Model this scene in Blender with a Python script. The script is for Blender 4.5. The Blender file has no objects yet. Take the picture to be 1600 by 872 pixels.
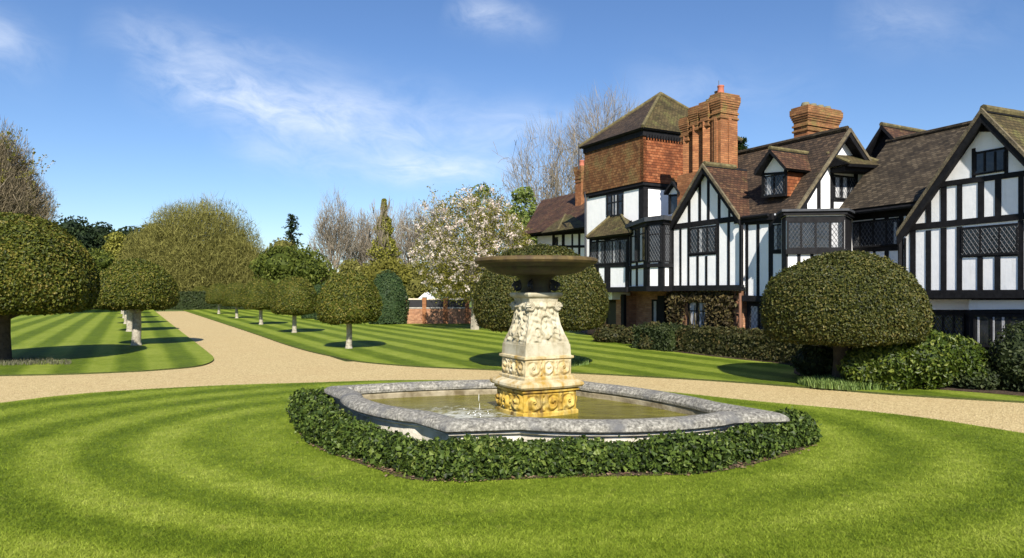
import bpy, math, random
import numpy as np
from mathutils import Vector
S = bpy.context.scene
COL = S.collection
F, HZ, CH = 1100.0, 456.0, 2.1          # focal length in photo pixels, horizon row, eye height

# ------------------------------------------------------------------ camera, light, sky
cd = bpy.data.cameras.new('camera'); cam = bpy.data.objects.new('camera', cd); COL.objects.link(cam)
cam.location = (0, 0, CH); cam.rotation_euler = (math.radians(90), 0, 0)
cd.sensor_width = 36; cd.lens = 36*F/1600; cd.shift_y = (HZ-436)/1600; cd.clip_end = 3000; cd.clip_start = .1
S.camera = cam
EL, AZ = math.radians(37), math.radians(174)
sv = Vector((math.sin(AZ)*math.cos(EL), math.cos(AZ)*math.cos(EL), math.sin(EL)))
sl = bpy.data.lights.new('sun', 'SUN'); sl.energy = 5.0; sl.angle = math.radians(.55); sl.color = (1, .93, .82)
so = bpy.data.objects.new('sun', sl); COL.objects.link(so); so.rotation_euler = sv.to_track_quat('Z', 'Y').to_euler()
S.view_settings.view_transform = 'Standard'; S.view_settings.look = 'None'
S.view_settings.exposure = 0.74; S.view_settings.gamma = 1

class NT:
    def __init__(s, tree): s.t = tree; s.n = tree.nodes; s.l = tree.links
    def new(s, typ, **kw):
        nd = s.n.new(typ)
        for k, v in kw.items(): setattr(nd, k, v)
        return nd
    def put(s, sock, v):
        if isinstance(v, bpy.types.NodeSocket): s.l.new(v, sock)
        elif v is not None: sock.default_value = v
    def m(s, op, a, b=None, c=None, clamp=False):
        nd = s.new('ShaderNodeMath', operation=op, use_clamp=clamp)
        s.put(nd.inputs[0], a); s.put(nd.inputs[1], b); s.put(nd.inputs[2], c)
        return nd.outputs[0]
    def noise(s, vec, scale, detail=4, rough=.55, dist=0.0):
        nd = s.new('ShaderNodeTexNoise'); s.put(nd.inputs['Vector'], vec)
        nd.inputs['Scale'].default_value = scale; nd.inputs['Detail'].default_value = detail
        nd.inputs['Roughness'].default_value = rough; nd.inputs['Distortion'].default_value = dist
        return nd.outputs['Fac']
    def ramp(s, fac, stops):
        nd = s.new('ShaderNodeValToRGB'); s.put(nd.inputs[0], fac); e = nd.color_ramp.elements
        while len(e) < len(stops): e.new(.5)
        for i, (p, c) in enumerate(stops):
            e[i].position = p; e[i].color = tuple(c)+(1,) if not isinstance(c, (int, float)) else (c, c, c, 1)
        return nd.outputs[0]
    def mix(s, fac, a, b, mode='MIX'):
        nd = s.new('ShaderNodeMix', data_type='RGBA', blend_type=mode)
        s.put(nd.inputs[0], fac)
        s.put(nd.inputs[6], tuple(a)+(1,) if isinstance(a, tuple) and len(a) == 3 else a)
        s.put(nd.inputs[7], tuple(b)+(1,) if isinstance(b, tuple) and len(b) == 3 else b)
        return nd.outputs[2]
    def mapping(s, vec, scale=(1, 1, 1), rot=(0, 0, 0), loc=(0, 0, 0)):
        nd = s.new('ShaderNodeMapping'); s.put(nd.inputs[0], vec)
        nd.inputs[1].default_value = loc; nd.inputs[2].default_value = rot; nd.inputs[3].default_value = scale
        return nd.outputs[0]

W = bpy.data.worlds.new('World'); S.world = W; W.use_nodes = True
n = NT(W.node_tree); n.n.clear()
sky = n.new('ShaderNodeTexSky', sky_type='NISHITA', sun_disc=False)
sky.sun_elevation = EL; sky.sun_rotation = AZ; sky.air_density = 1.0; sky.dust_density = .25; sky.ozone_density = 2.0
g = n.new('ShaderNodeTexCoord').outputs['Generated']
sp = n.new('ShaderNodeSeparateXYZ'); n.put(sp.inputs[0], g)
yy = n.m('MAXIMUM', sp.outputs[1], .08)
a_ = n.m('DIVIDE', sp.outputs[0], yy); e_ = n.m('DIVIDE', sp.outputs[2], yy)
cb = n.new('ShaderNodeCombineXYZ'); n.put(cb.inputs[0], a_); n.put(cb.inputs[1], e_)
ae = cb.outputs[0]
def streak(u0, v0, u1, v1, wid, amt, stretch=4.0, sc=9, seed=0):
    # a cirrus band between two directions of the sky dome
    x0, y0, x1, y1 = (u0-800)/F, (HZ-v0)/F, (u1-800)/F, (HZ-v1)/F
    L = math.hypot(x1-x0, y1-y0); an = math.atan2(y1-y0, x1-x0)
    ca, sa = math.cos(an), math.sin(an)
    dx = n.m('SUBTRACT', a_, x0); dy = n.m('SUBTRACT', e_, y0)
    al = n.m('ADD', n.m('MULTIPLY', dx, ca), n.m('MULTIPLY', dy, sa))
    ac = n.m('SUBTRACT', n.m('MULTIPLY', dy, ca), n.m('MULTIPLY', dx, sa))
    warp = n.m('MULTIPLY', n.m('SUBTRACT', n.noise(n.mapping(ae, loc=(seed, seed, 0)), 4, 3), .5), wid*2.4)
    ac = n.m('ADD', ac, warp)
    al = n.m('DIVIDE', al, L)
    f1 = n.m('MULTIPLY', n.m('MULTIPLY', al, 5, clamp=True), n.m('MULTIPLY', n.m('SUBTRACT', 1.0, al), 1.6, clamp=True))
    q = n.m('DIVIDE', ac, wid); gq = n.m('POWER', 2.718, n.m('MULTIPLY', n.m('MULTIPLY', q, q), -1.0))
    cc = n.new('ShaderNodeCombineXYZ'); n.put(cc.inputs[0], n.m('MULTIPLY', al, L*1.6)); n.put(cc.inputs[1], n.m('MULTIPLY', ac, stretch)); cc.inputs[2].default_value = seed
    nz = n.noise(cc.outputs[0], sc, 7, .62, .5)
    nz = n.m('MULTIPLY', n.m('SUBTRACT', nz, .3), 2.3, clamp=True)
    return n.m('MULTIPLY', n.m('MULTIPLY', n.m('MULTIPLY', f1, gq), nz), amt)
cl = streak(185, 95, 900, 300, .034, .72, 4, 8, 1.3)
for args in [(330, 175, 700, 280, .05, .45, 3, 6, 8.1), (560, 262, 860, 262, .02, .75, 5, 7, 3.7), (120, 40, 640, 130, .03, .3, 4, 7, 6.6), (420, 130, 900, 215, .035, .3, 4, 7, 11.3), (-160, 30, 110, 95, .04, .7, 3, 6, 5.2), (690, 5, 880, 60, .022, .5, 3, 8, 7.7), (640, 205, 1150, 190, .03, .4, 4, 6, 2.2),
             (1300, 10, 1640, 60, .04, .25, 3, 6, 9.4), (950, 150, 1320, 120, .04, .25, 3, 6, 4.9)]:
    cl = n.m('ADD', cl, streak(*args))
cl = n.m('MINIMUM', cl, .8)
hsv = n.new('ShaderNodeHueSaturation'); n.put(hsv.inputs['Color'], sky.outputs[0]); hsv.inputs['Saturation'].default_value = 1.1; hsv.inputs['Value'].default_value = 1.0
tint = n.mix(1.0, hsv.outputs[0], (.70, .765, .91), 'MULTIPLY')
skyc = n.mix(cl, tint, (6.4, 6.9, 7.7))
bg = n.new('ShaderNodeBackground'); n.put(bg.inputs[0], skyc); bg.inputs[1].default_value = .094
n.l.new(bg.outputs[0], n.new('ShaderNodeOutputWorld').inputs[0])

# ------------------------------------------------------------------ materials
def newmat(name):
    m = bpy.data.materials.new(name); m.use_nodes = True
    t = NT(m.node_tree); t.n.clear()
    p = t.new('ShaderNodeBsdfPrincipled'); o = t.new('ShaderNodeOutputMaterial'); t.l.new(p.outputs[0], o.inputs[0])
    return m, t, p, o
def bump(t, p, h, strength, dist=.02):
    b = t.new('ShaderNodeBump'); b.inputs['Strength'].default_value = strength; b.inputs['Distance'].default_value = dist
    t.put(b.inputs['Height'], h); t.l.new(b.outputs[0], p.inputs['Normal'])
def noisy(name, stops, scale, rough=.8, bs=.3, bd=.02, spec=.3, detail=6, second=None):
    m, t, p, o = newmat(name)
    co = t.new('ShaderNodeTexCoord').outputs['Object']
    f = t.noise(co, scale, detail, .62)
    c = t.ramp(f, stops)
    if second:
        col, sc, lo, hi = second
        c = t.mix(t.ramp(t.noise(co, sc, 5, .6), [(lo, 0.0), (hi, 1.0)]), c, col)
    t.put(p.inputs['Base Color'], c); p.inputs['Roughness'].default_value = rough; p.inputs['Specular IOR Level'].default_value = spec
    if bs: bump(t, p, t.noise(co, scale*4, 4), bs, bd)
    return m
def foliage(name, stops, rough=.5, spec=.35, trans=.22):
    m, t, p, o = newmat(name)
    at = t.new('ShaderNodeAttribute', attribute_name='rnd').outputs['Fac']
    co = t.new('ShaderNodeTexCoord').outputs['Object']
    f = t.m('ADD', t.m('MULTIPLY', at, .75), t.m('MULTIPLY', t.m('SUBTRACT', t.noise(co, 1.3, 3), .25), .5))
    c = t.ramp(f, stops)
    t.put(p.inputs['Base Color'], c); p.inputs['Roughness'].default_value = rough; p.inputs['Specular IOR Level'].default_value = spec
    if trans:
        tr = t.new('ShaderNodeBsdfTranslucent'); t.put(tr.inputs[0], c)
        mx = t.new('ShaderNodeMixShader'); mx.inputs[0].default_value = trans
        t.l.new(p.outputs[0], mx.inputs[1]); t.l.new(tr.outputs[0], mx.inputs[2]); t.l.new(mx.outputs[0], o.inputs[0])
    return m
def tiles(name, cols, bw, bh, mortar, rough=.85, bs=.8, moss=None, msize=.012, mottle=.5, bd=.03):
    m, t, p, o = newmat(name)
    uv = t.new('ShaderNodeUVMap', uv_map='UVMap').outputs[0]
    b = t.new('ShaderNodeTexBrick'); 
    wob = t.new('ShaderNodeVectorMath', operation='ADD'); t.put(wob.inputs[0], uv)
    nn = t.new('ShaderNodeTexNoise'); nn.inputs['Scale'].default_value = 3; t.put(nn.inputs['Vector'], uv)
    sc = t.new('ShaderNodeVectorMath', operation='SCALE'); t.put(sc.inputs[0], nn.outputs['Color']); sc.inputs['Scale'].default_value = bh*.45
    t.put(wob.inputs[1], sc.outputs[0]); t.put(b.inputs['Vector'], wob.outputs[0])
    b.inputs['Scale'].default_value = 1; b.inputs['Brick Width'].default_value = bw; b.inputs['Row Height'].default_value = bh
    b.inputs['Mortar Size'].default_value = msize; b.inputs['Mortar Smooth'].default_value = .3; b.inputs['Bias'].default_value = 0
    b.inputs['Color1'].default_value = (0, 0, 0, 1); b.inputs['Color2'].default_value = (1, 1, 1, 1); b.inputs['Mortar'].default_value = (.5, .5, .5, 1)
    per = t.m('ADD', t.m('MULTIPLY', b.outputs['Color'], 1-mottle), t.m('MULTIPLY', t.noise(uv, 2.2, 6, .7), mottle))
    c = t.ramp(per, [(.18, cols[0]), (.5, cols[1]), (.82, cols[2])])
    c = t.mix(t.ramp(t.noise(uv, .9, 7, .72), [(.38, .55), (.56, 0.0)]), c, tuple(x*.35 for x in cols[0]))
    if moss: c = t.mix(t.ramp(t.noise(uv, moss[1], 6, .7), [(moss[2], 0.0), (moss[2]+.16, 1.0)]), c, moss[0])
    c = t.mix(t.m('MULTIPLY', b.outputs['Fac'], .75), c, mortar)
    t.put(p.inputs['Base Color'], c); p.inputs['Roughness'].default_value = rough; p.inputs['Specular IOR Level'].default_value = .25
    # each course tilts out towards its lower edge
    spv = t.new('ShaderNodeSeparateXYZ'); t.put(spv.inputs[0], wob.outputs[0])
    saw = t.m('SUBTRACT', 1.0, t.m('FRACT', t.m('DIVIDE', spv.outputs[1], bh)))
    h = t.m('SUBTRACT', t.m('ADD', t.m('MULTIPLY', saw, .6), t.m('MULTIPLY', per, .5)), b.outputs['Fac'])
    bump(t, p, h, bs, bd)
    return m
def plain(name, c, rough=.6, spec=.4, metal=0):
    m, t, p, o = newmat(name)
    co = t.new('ShaderNodeTexCoord').outputs['Object']
    f = t.noise(co, 6, 4)
    t.put(p.inputs['Base Color'], t.ramp(f, [(.3, tuple(x*.85 for x in c)), (.7, tuple(min(1, x*1.12) for x in c))]))
    p.inputs['Roughness'].default_value = rough; p.inputs['Specular IOR Level'].default_value = spec; p.inputs['Metallic'].default_value = metal
    return m
M = {}
M['plaster0'] = noisy('plaster', [(.3, (.76, .78, .80)), (.6, (.85, .86, .86)), (.8, (.80, .80, .79))], 1.4, .85, .25, .01, second=((.55, .55, .53), 2.6, .62, .85))
def plaster_mat():
    m, t, p, o = newmat('plaster')
    co = t.new('ShaderNodeTexCoord').outputs['Object']
    c = t.ramp(t.noise(co, 1.6, 6, .65), [(.3, (.80, .81, .82)), (.55, (.89, .89, .885)), (.75, (.84, .835, .82))])
    run = t.noise(t.mapping(co, (5, 5, .5)), 1.3, 6, .7)
    c = t.mix(t.ramp(run, [(.56, 0.0), (.82, .5)]), c, (.55, .53, .47))
    t.put(p.inputs['Base Color'], c); p.inputs['Roughness'].default_value = .85
    bump(t, p, t.noise(co, 5, 6, .7), .4, .02); return m
M['plaster'] = plaster_mat()
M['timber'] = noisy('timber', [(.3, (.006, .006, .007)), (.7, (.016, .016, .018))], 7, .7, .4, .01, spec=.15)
M['glass'] = plain('glass', (.018, .021, .027), .06, .6)
def glass_mat():
    m, t, p, o = newmat('glass'); co = t.new('ShaderNodeTexCoord').outputs['Object']
    t.put(p.inputs['Base Color'], t.ramp(t.noise(co, 2.5, 3), [(.35, (.010, .012, .016)), (.7, (.035, .04, .048))])); p.inputs['Roughness'].default_value = .05
    bump(t, p, t.noise(co, 7, 2), .25, .02); return m
M['glass'] = glass_mat()
M['curtain'] = noisy('curtain', [(.3, (.3, .31, .33)), (.7, (.5, .5, .5))], 6, .9, .3)
M['lead'] = plain('lead', (.10, .105, .115), .55, .4)
M['leadroof'] = noisy('leadroof', [(.3, (.03, .033, .04)), (.7, (.07, .075, .085))], 5, .55)
M['roof'] = tiles('roof', [(.0263, .0195, .0150), (.0638, .0428, .0277), (.1125, .0750, .0465)], .17, .118, (.012, .009, .008), moss=((0.098, 0.094, 0.030), 1.1, .6))
M['roofgrey'] = tiles('roofgrey', [(.0245, .0187, .0122), (.0612, .0461, .0288), (.1188, .0936, .0612)], .17, .118, (.012, .01, .009), moss=((0.137, 0.122, 0.086), 2.2, .62))
M['roofred'] = tiles('roofred', [(.0400, .0224, .0144), (.0960, .0440, .0240), (.1360, .0800, .0400)], .17, .118, (.014, .01, .008), moss=((0.096, 0.080, 0.028), 1.3, .58))
M['roofmoss'] = tiles('roofmoss', [(.0420, .0360, .0120), (.0840, .0630, .0270), (.1200, .0900, .0360)], .17, .118, (.02, .015, .008), moss=((0.120, 0.114, 0.036), 1.6, .5))
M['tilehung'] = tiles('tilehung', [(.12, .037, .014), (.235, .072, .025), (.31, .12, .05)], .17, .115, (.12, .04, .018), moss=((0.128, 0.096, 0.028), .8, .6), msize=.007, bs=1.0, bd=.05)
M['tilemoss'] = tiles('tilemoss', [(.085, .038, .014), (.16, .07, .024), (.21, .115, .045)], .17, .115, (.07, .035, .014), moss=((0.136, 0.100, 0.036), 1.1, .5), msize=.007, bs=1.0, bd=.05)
M['brick'] = tiles('brick', [(.24, .11, .06), (.4, .2, .11), (.5, .28, .16)], .23, .078, (.22, .16, .11), bs=.4, msize=.008, mottle=.6)
M['stackbrick'] = tiles('stackbrick', [(.1870, .0680, .0298), (.3060, .1275, .0510), (.3910, .1785, .0765)], .23, .078, (.19, .11, .06), bs=.5, msize=.008, moss=((0.255, 0.170, 0.047), 1.3, .62), mottle=.6)
M['capbrick'] = tiles('capbrick', [(.1600, .0680, .0320), (.2640, .1200, .0480), (.3200, .1680, .0720)], .23, .078, (.1, .07, .03), bs=.5, msize=.008, moss=((0.192, 0.152, 0.048), 2, .52))
M['lichen'] = noisy('lichen', [(.3, (.06, .05, .025)), (.55, (.12, .1, .045)), (.75, (.21, .18, .085))], 6, .9, .6, .03)
M['verge'] = noisy('verge', [(.3, (.06, .05, .035)), (.55, (.14, .115, .07)), (.75, (.24, .2, .12))], 5, .9, .6, .03)
M['pot'] = plain('pot', (.4, .13, .08), .8)
M['pot2'] = plain('pot2', (.16, .15, .09), .9)
M['stone'] = noisy('stone', [(.3, (.06, .057, .048)), (.42, (.16, .152, .13)), (.54, (.27, .258, .22)), (.68, (.48, .46, .40))], 24, .9, .8, .02, detail=8, second=((.13, .13, .13), 2.6, .5, .7))
M['stonewall'] = noisy('stonewall', [(.3, (.32, .29, .23)), (.55, (.58, .54, .46)), (.75, (.7, .67, .6))], 4, .9, .5, .02, second=((.2, .18, .14), 2.2, .55, .8))
M['wetwall'] = noisy('wetwall', [(.3, (.13, .105, .06)), (.55, (.28, .24, .16)), (.75, (.38, .34, .25))], 5, .8, .5, .02, second=((.09, .065, .025), 2.4, .5, .72))
M['soil'] = noisy('soil', [(.3, (.03, .02, .013)), (.6, (.085, .055, .035)), (.8, (.13, .085, .055))], 14, .95, .9, .04)
M['bark'] = noisy('bark', [(.3, (.2, .17, .125)), (.55, (.36, .33, .26)), (.75, (.46, .42, .34))], 12, .9, .8, .02)
M['darkbark'] = noisy('darkbark', [(.3, (.03, .025, .02)), (.7, (.075, .06, .045))], 9, .9, .8, .03)
M['twig'] = noisy('twig', [(.3, (.13, .105, .075)), (.7, (.25, .215, .165))], 2, .9, 0)
M['palebark'] = noisy('palebark', [(.3, (.2, .18, .14)), (.7, (.38, .34, .27))], 3, .9, .4)
M['topiary'] = foliage('topiary', [(.05, (.012, .016, .004)), (.35, (.036, .046, .006)), (.62, (.07, .078, .012)), (.85, (.125, .11, .024)), (1, (.24, .2, .075))], .52, .3)
M['topiarybr'] = foliage('topiarybr', [(.05, (.016, .022, .003)), (.35, (.055, .074, .007)), (.62, (.105, .118, .013)), (.85, (.18, .155, .028)), (1, (.28, .22, .065))], .55, .25)
M['laurel'] = foliage('laurel', [(.05, (.014, .028, .003)), (.4, (.04, .066, .006)), (.7, (.085, .12, .012)), (1, (.2, .22, .04))], .45, .3)
M['ivy'] = foliage('ivy', [(.05, (.007, .012, .003)), (.3, (.02, .036, .006)), (.55, (.048, .08, .012)), (.78, (.09, .13, .022)), (.92, (.15, .19, .04)), (1, (.24, .2, .08))], .5, .2, .12)
M['darkhedge'] = foliage('darkhedge', [(.05, (.010, .018, .006)), (.5, (.03, .045, .012)), (1, (.07, .085, .03))], .6, .25)
M['redhedge'] = foliage('redhedge', [(.05, (.018, .018, .006)), (.45, (.04, .045, .012)), (.75, (.065, .06, .017)), (1, (.13, .085, .032))], .6, .25)
M['climber'] = foliage('climber', [(.05, (.02, .016, .008)), (.45, (.06, .045, .018)), (.75, (.1, .085, .028)), (1, (.17, .11, .05))], .6, .25)
M['conehedge'] = foliage('conehedge', [(.05, (.014, .03, .01)), (.5, (.035, .065, .02)), (1, (.075, .11, .035))], .6, .25)
M['olive'] = foliage('olive', [(.05, (.075, .075, .02)), (.5, (.165, .16, .04)), (1, (.28, .26, .085))], .8, .1, .15)
M['bud'] = foliage('bud', [(.05, (.09, .075, .05)), (.5, (.17, .14, .09)), (1, (.27, .22, .14))], .8, .1, .1)
M['twigfine'] = foliage('twigfine', [(.05, (.13, .11, .08)), (.5, (.22, .19, .145)), (1, (.32, .29, .22))], .9, .1, .1)
M['forest'] = foliage('forest', [(.05, (.008, .017, .008)), (.5, (.022, .04, .014)), (1, (.05, .075, .025))], .7, .2)
M['yellowgreen'] = foliage('yellowgreen', [(.05, (.1, .11, .015)), (.5, (.2, .2, .03)), (1, (.32, .3, .07))], .6, .2)
M['rhodo'] = foliage('rhodo', [(.05, (.03, .045, .008)), (.5, (.085, .11, .016)), (1, (.17, .19, .04))], .6, .15)
M['spring'] = foliage('spring', [(.05, (.09, .13, .025)), (.5, (.16, .21, .05)), (1, (.26, .3, .09))], .6, .2, .35)
M['petal'] = foliage('petal', [(.05, (.72, .56, .5)), (.5, (.86, .76, .69)), (1, (.9, .86, .78))], .6, .1, .5)
M['budleaf'] = foliage('budleaf', [(.05, (.1, .1, .02)), (.5, (.2, .19, .035)), (1, (.32, .3, .075))], .7, .1, .4)
M['bulb'] = foliage('bulb', [(.05, (.09, .15, .035)), (.5, (.16, .24, .06)), (1, (.26, .34, .11))], .5, .3, .25)
M['shoot'] = foliage('shoot', [(.05, (.06, .07, .035)), (.5, (.13, .13, .075)), (1, (.22, .21, .14))], .8, .1)
M['white'] = plain('white', (.78, .78, .76), .6)
M['cream'] = plain('cream', (.62, .55, .42), .7)
M['black'] = plain('black', (.012, .012, .014), .5)
M['pipe'] = plain('pipe', (.2, .1, .06), .6)
M['slab'] = noisy('slab', [(.3, (.3, .28, .24)), (.7, (.5, .47, .42))], 5, .9)

# lawns: mown stripes, the sheen of the bent blades put into the colour
def lawn_mat(name, kind, blade=False):
    m, t, p, o = newmat(name)
    geo = t.new('ShaderNodeNewGeometry').outputs['Position']
    s3 = t.new('ShaderNodeSeparateXYZ'); t.put(s3.inputs[0], geo)
    X, Y = s3.outputs[0], s3.outputs[1]
    if kind == 'ring':
        ex = t.m('DIVIDE', t.m('ADD', X, .15), 5.9); ey = t.m('DIVIDE', t.m('SUBTRACT', Y, 10.6), 4.55)
        rho = t.m('SQRT', t.m('ADD', t.m('MULTIPLY', ex, ex), t.m('MULTIPLY', ey, ey)))
        rho = t.m('ADD', rho, t.m('MULTIPLY', t.m('SUBTRACT', t.noise(geo, .45, 2), .5), .09))
        ph = t.m('MULTIPLY', t.m('SUBTRACT', rho, .93), 2*math.pi/.22)
        st = t.m('MULTIPLY', t.m('COSINE', ph), t.ramp(rho, [(.7, .3), (.86, 1.0)])); blur = 1.5; amp = .19
        st = t.m('MULTIPLY', st, t.ramp(t.noise(geo, .35, 2), [(.3, .3), (.55, 1.0)]))
        st = t.m('MULTIPLY', st, t.ramp(t.m('DIVIDE', t.m('ADD', X, 10.0), 20.0), [(.36, 1.0), (.5, .42), (.62, .36), (.74, .75)]))  # stripe contrast varies across X, imitating view-dependent reflection in the colour
    else:
        off = t.m('ADD', t.m('MULTIPLY', X, .879), t.m('MULTIPLY', Y, .477))
        off = t.m('ADD', off, t.m('MULTIPLY', t.m('SUBTRACT', t.noise(geo, .25, 2), .5), .12))
        st = t.m('COSINE', t.m('MULTIPLY', off, 2*math.pi/1.42)); blur = 1.8; amp = .22
    st = t.m('MAXIMUM', t.m('MINIMUM', t.m('MULTIPLY', st, blur), 1.0), -1.0)
    fac = t.m('ADD', .5, t.m('MULTIPLY', st, -amp))
    fine = t.noise(geo, 60, 5, .7); mid = t.noise(geo, 1.6, 5, .65); big = t.noise(geo, .35, 3, .5)
    streaks = t.noise(t.mapping(geo, (14, 45, 30), (0, 0, .3)), 1, 4, .7)
    fac = t.m('ADD', fac, t.m('MULTIPLY', t.m('SUBTRACT', mid, .5), .6))
    fac = t.m('ADD', fac, t.m('MULTIPLY', t.m('SUBTRACT', t.noise(geo, 8, 5, .75), .5), .8))
    fac = t.m('ADD', fac, t.m('MULTIPLY', t.m('SUBTRACT', big, .5), .35))
    if not blade:
        fac = t.m('ADD', fac, t.m('MULTIPLY', t.m('SUBTRACT', fine, .5), 1.0))
        fac = t.m('ADD', fac, t.m('MULTIPLY', t.m('SUBTRACT', streaks, .5), .7))
    else:
        at = t.new('ShaderNodeAttribute', attribute_name='rnd').outputs['Fac']
        fac = t.m('ADD', fac, t.m('MULTIPLY', t.m('SUBTRACT', at, .5), .5))
    c = t.ramp(fac, [(0, (.044, .076, .003)), (.35, (.104, .153, .008)), (.65, (.182, .238, .02)), (1, (.29, .335, .055))])
    c = t.mix(t.ramp(t.noise(geo, 3.4, 5, .7), [(.6, 0.0), (.78, .45)]), c, (.26, .24, .07))
    t.put(p.inputs['Base Color'], c); p.inputs['Roughness'].default_value = .75; p.inputs['Specular IOR Level'].default_value = .15
    if not blade: bump(t, p, t.m('ADD', fine, streaks), .8, .03)
    return m
M['lawn_ring'] = lawn_mat('lawn_ring', 'ring'); M['lawn_row'] = lawn_mat('lawn_row', 'row'); M['blade'] = lawn_mat('blade', 'ring', True)
M['lawn_edge'] = noisy('lawn_edge', [(.3, (.03, .04, .01)), (.6, (.07, .085, .02)), (.8, (.1, .08, .04))], 20, .95, .8)
M['meadow'] = noisy('meadow', [(.3, (.05, .08, .015)), (.7, (.12, .16, .03))], .8, .95, .3)
def gravel_mat():
    m, t, p, o = newmat('gravel')
    geo = t.new('ShaderNodeNewGeometry').outputs['Position']
    v = t.new('ShaderNodeTexVoronoi'); v.inputs['Scale'].default_value = 42; t.put(v.inputs['Vector'], geo)
    bw = t.new('ShaderNodeSeparateColor'); t.put(bw.inputs[0], v.outputs['Color'])
    f = t.m('ADD', t.m('MULTIPLY', bw.outputs[0], .5), t.m('MULTIPLY', t.noise(geo, 9, 6, .75), .55))
    c = t.ramp(f, [(.2, (.28, .195, .085)), (.5, (.48, .37, .175)), (.8, (.64, .52, .28))])
    c = t.mix(t.ramp(t.noise(geo, .7, 4), [(.4, 0.0), (.75, .4)]), c, (.46, .33, .16))
    t.put(p.inputs['Base Color'], c); p.inputs['Roughness'].default_value = .9; p.inputs['Specular IOR Level'].default_value = .2
    bump(t, p, t.m('ADD', v.outputs['Distance'], t.noise(geo, 25, 3)), .7, .02)
    return m
M['gravel'] = gravel_mat()
def water_mat():
    m, t, p, o = newmat('water')
    geo = t.new('ShaderNodeNewGeometry').outputs['Position']
    c = t.ramp(t.noise(t.mapping(geo, (1, 3, 1)), 1.6, 5, .6), [(.3, (.07, .065, .006)), (.55, (.14, .13, .016)), (.75, (.21, .195, .04))])
    s = t.new('ShaderNodeSeparateXYZ'); t.put(s.inputs[0], geo)
    # froth drifting from where the drips fall
    dx = t.m('SUBTRACT', s.outputs[0], -.75); dy = t.m('SUBTRACT', s.outputs[1], 10.3)
    d = t.m('SQRT', t.m('ADD', t.m('MULTIPLY', dx, dx), t.m('MULTIPLY', dy, dy)))
    fr = t.m('SUBTRACT', t.noise(geo, 7, 6, .75), t.m('MULTIPLY', d, .24))
    c = t.mix(t.ramp(fr, [(.28, 0.0), (.5, .75)]), c, (.62, .64, .6))
    t.put(p.inputs['Base Color'], c); p.inputs['Roughness'].default_value = .1; p.inputs['Specular IOR Level'].default_value = .07
    bump(t, p, t.noise(geo, 11, 4, .6, .8), .8, .03)
    return m
M['water'] = water_mat()
def ped_mat(name, stops, gold, lo, hi):
    m, t, p, o = newmat(name)
    co = t.new('ShaderNodeTexCoord').outputs['Object']
    c = t.ramp(t.noise(co, 3.5, 6, .65), stops)
    run = t.noise(t.mapping(co, (6, 6, 1.1)), 1.1, 5, .65)
    c = t.mix(t.ramp(run, [(lo, 0.0), (hi, 1.0)]), c, gold)
    pt = t.new('ShaderNodeNewGeometry').outputs['Pointiness']
    t.put(p.inputs['Base Color'], c); p.inputs['Roughness'].default_value = .75
    bump(t, p, t.noise(co, 30, 4), .35, .01)
    return m
M['carved'] = ped_mat('carved', [(.3, (.24, .2, .115)), (.5, (.41, .37, .26)), (.72, (.51, .48, .37))], (.24, .19, .09), .54, .72)
M['carvedmid'] = ped_mat('carvedmid', [(.3, (.3, .22, .09)), (.55, (.52, .45, .28)), (.78, (.62, .58, .46))], (.34, .21, .035), .46, .64)
M['carvedgold'] = ped_mat('carvedgold', [(.3, (.2, .11, .012)), (.48, (.42, .27, .03)), (.62, (.55, .42, .12)), (.78, (.62, .56, .34))], (.1, .055, .01), .48, .66)
M['wetstone'] = ped_mat('wetstone', [(.3, (.014, .01, .004)), (.55, (.04, .028, .009)), (.75, (.11, .085, .02))], (.04, .04, .008), .45, .62)
M['bowlrim'] = ped_mat('bowlrim', [(.3, (.04, .026, .007)), (.55, (.1, .066, .017)), (.75, (.21, .15, .045))], (.06, .035, .014), .48, .66)

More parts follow.
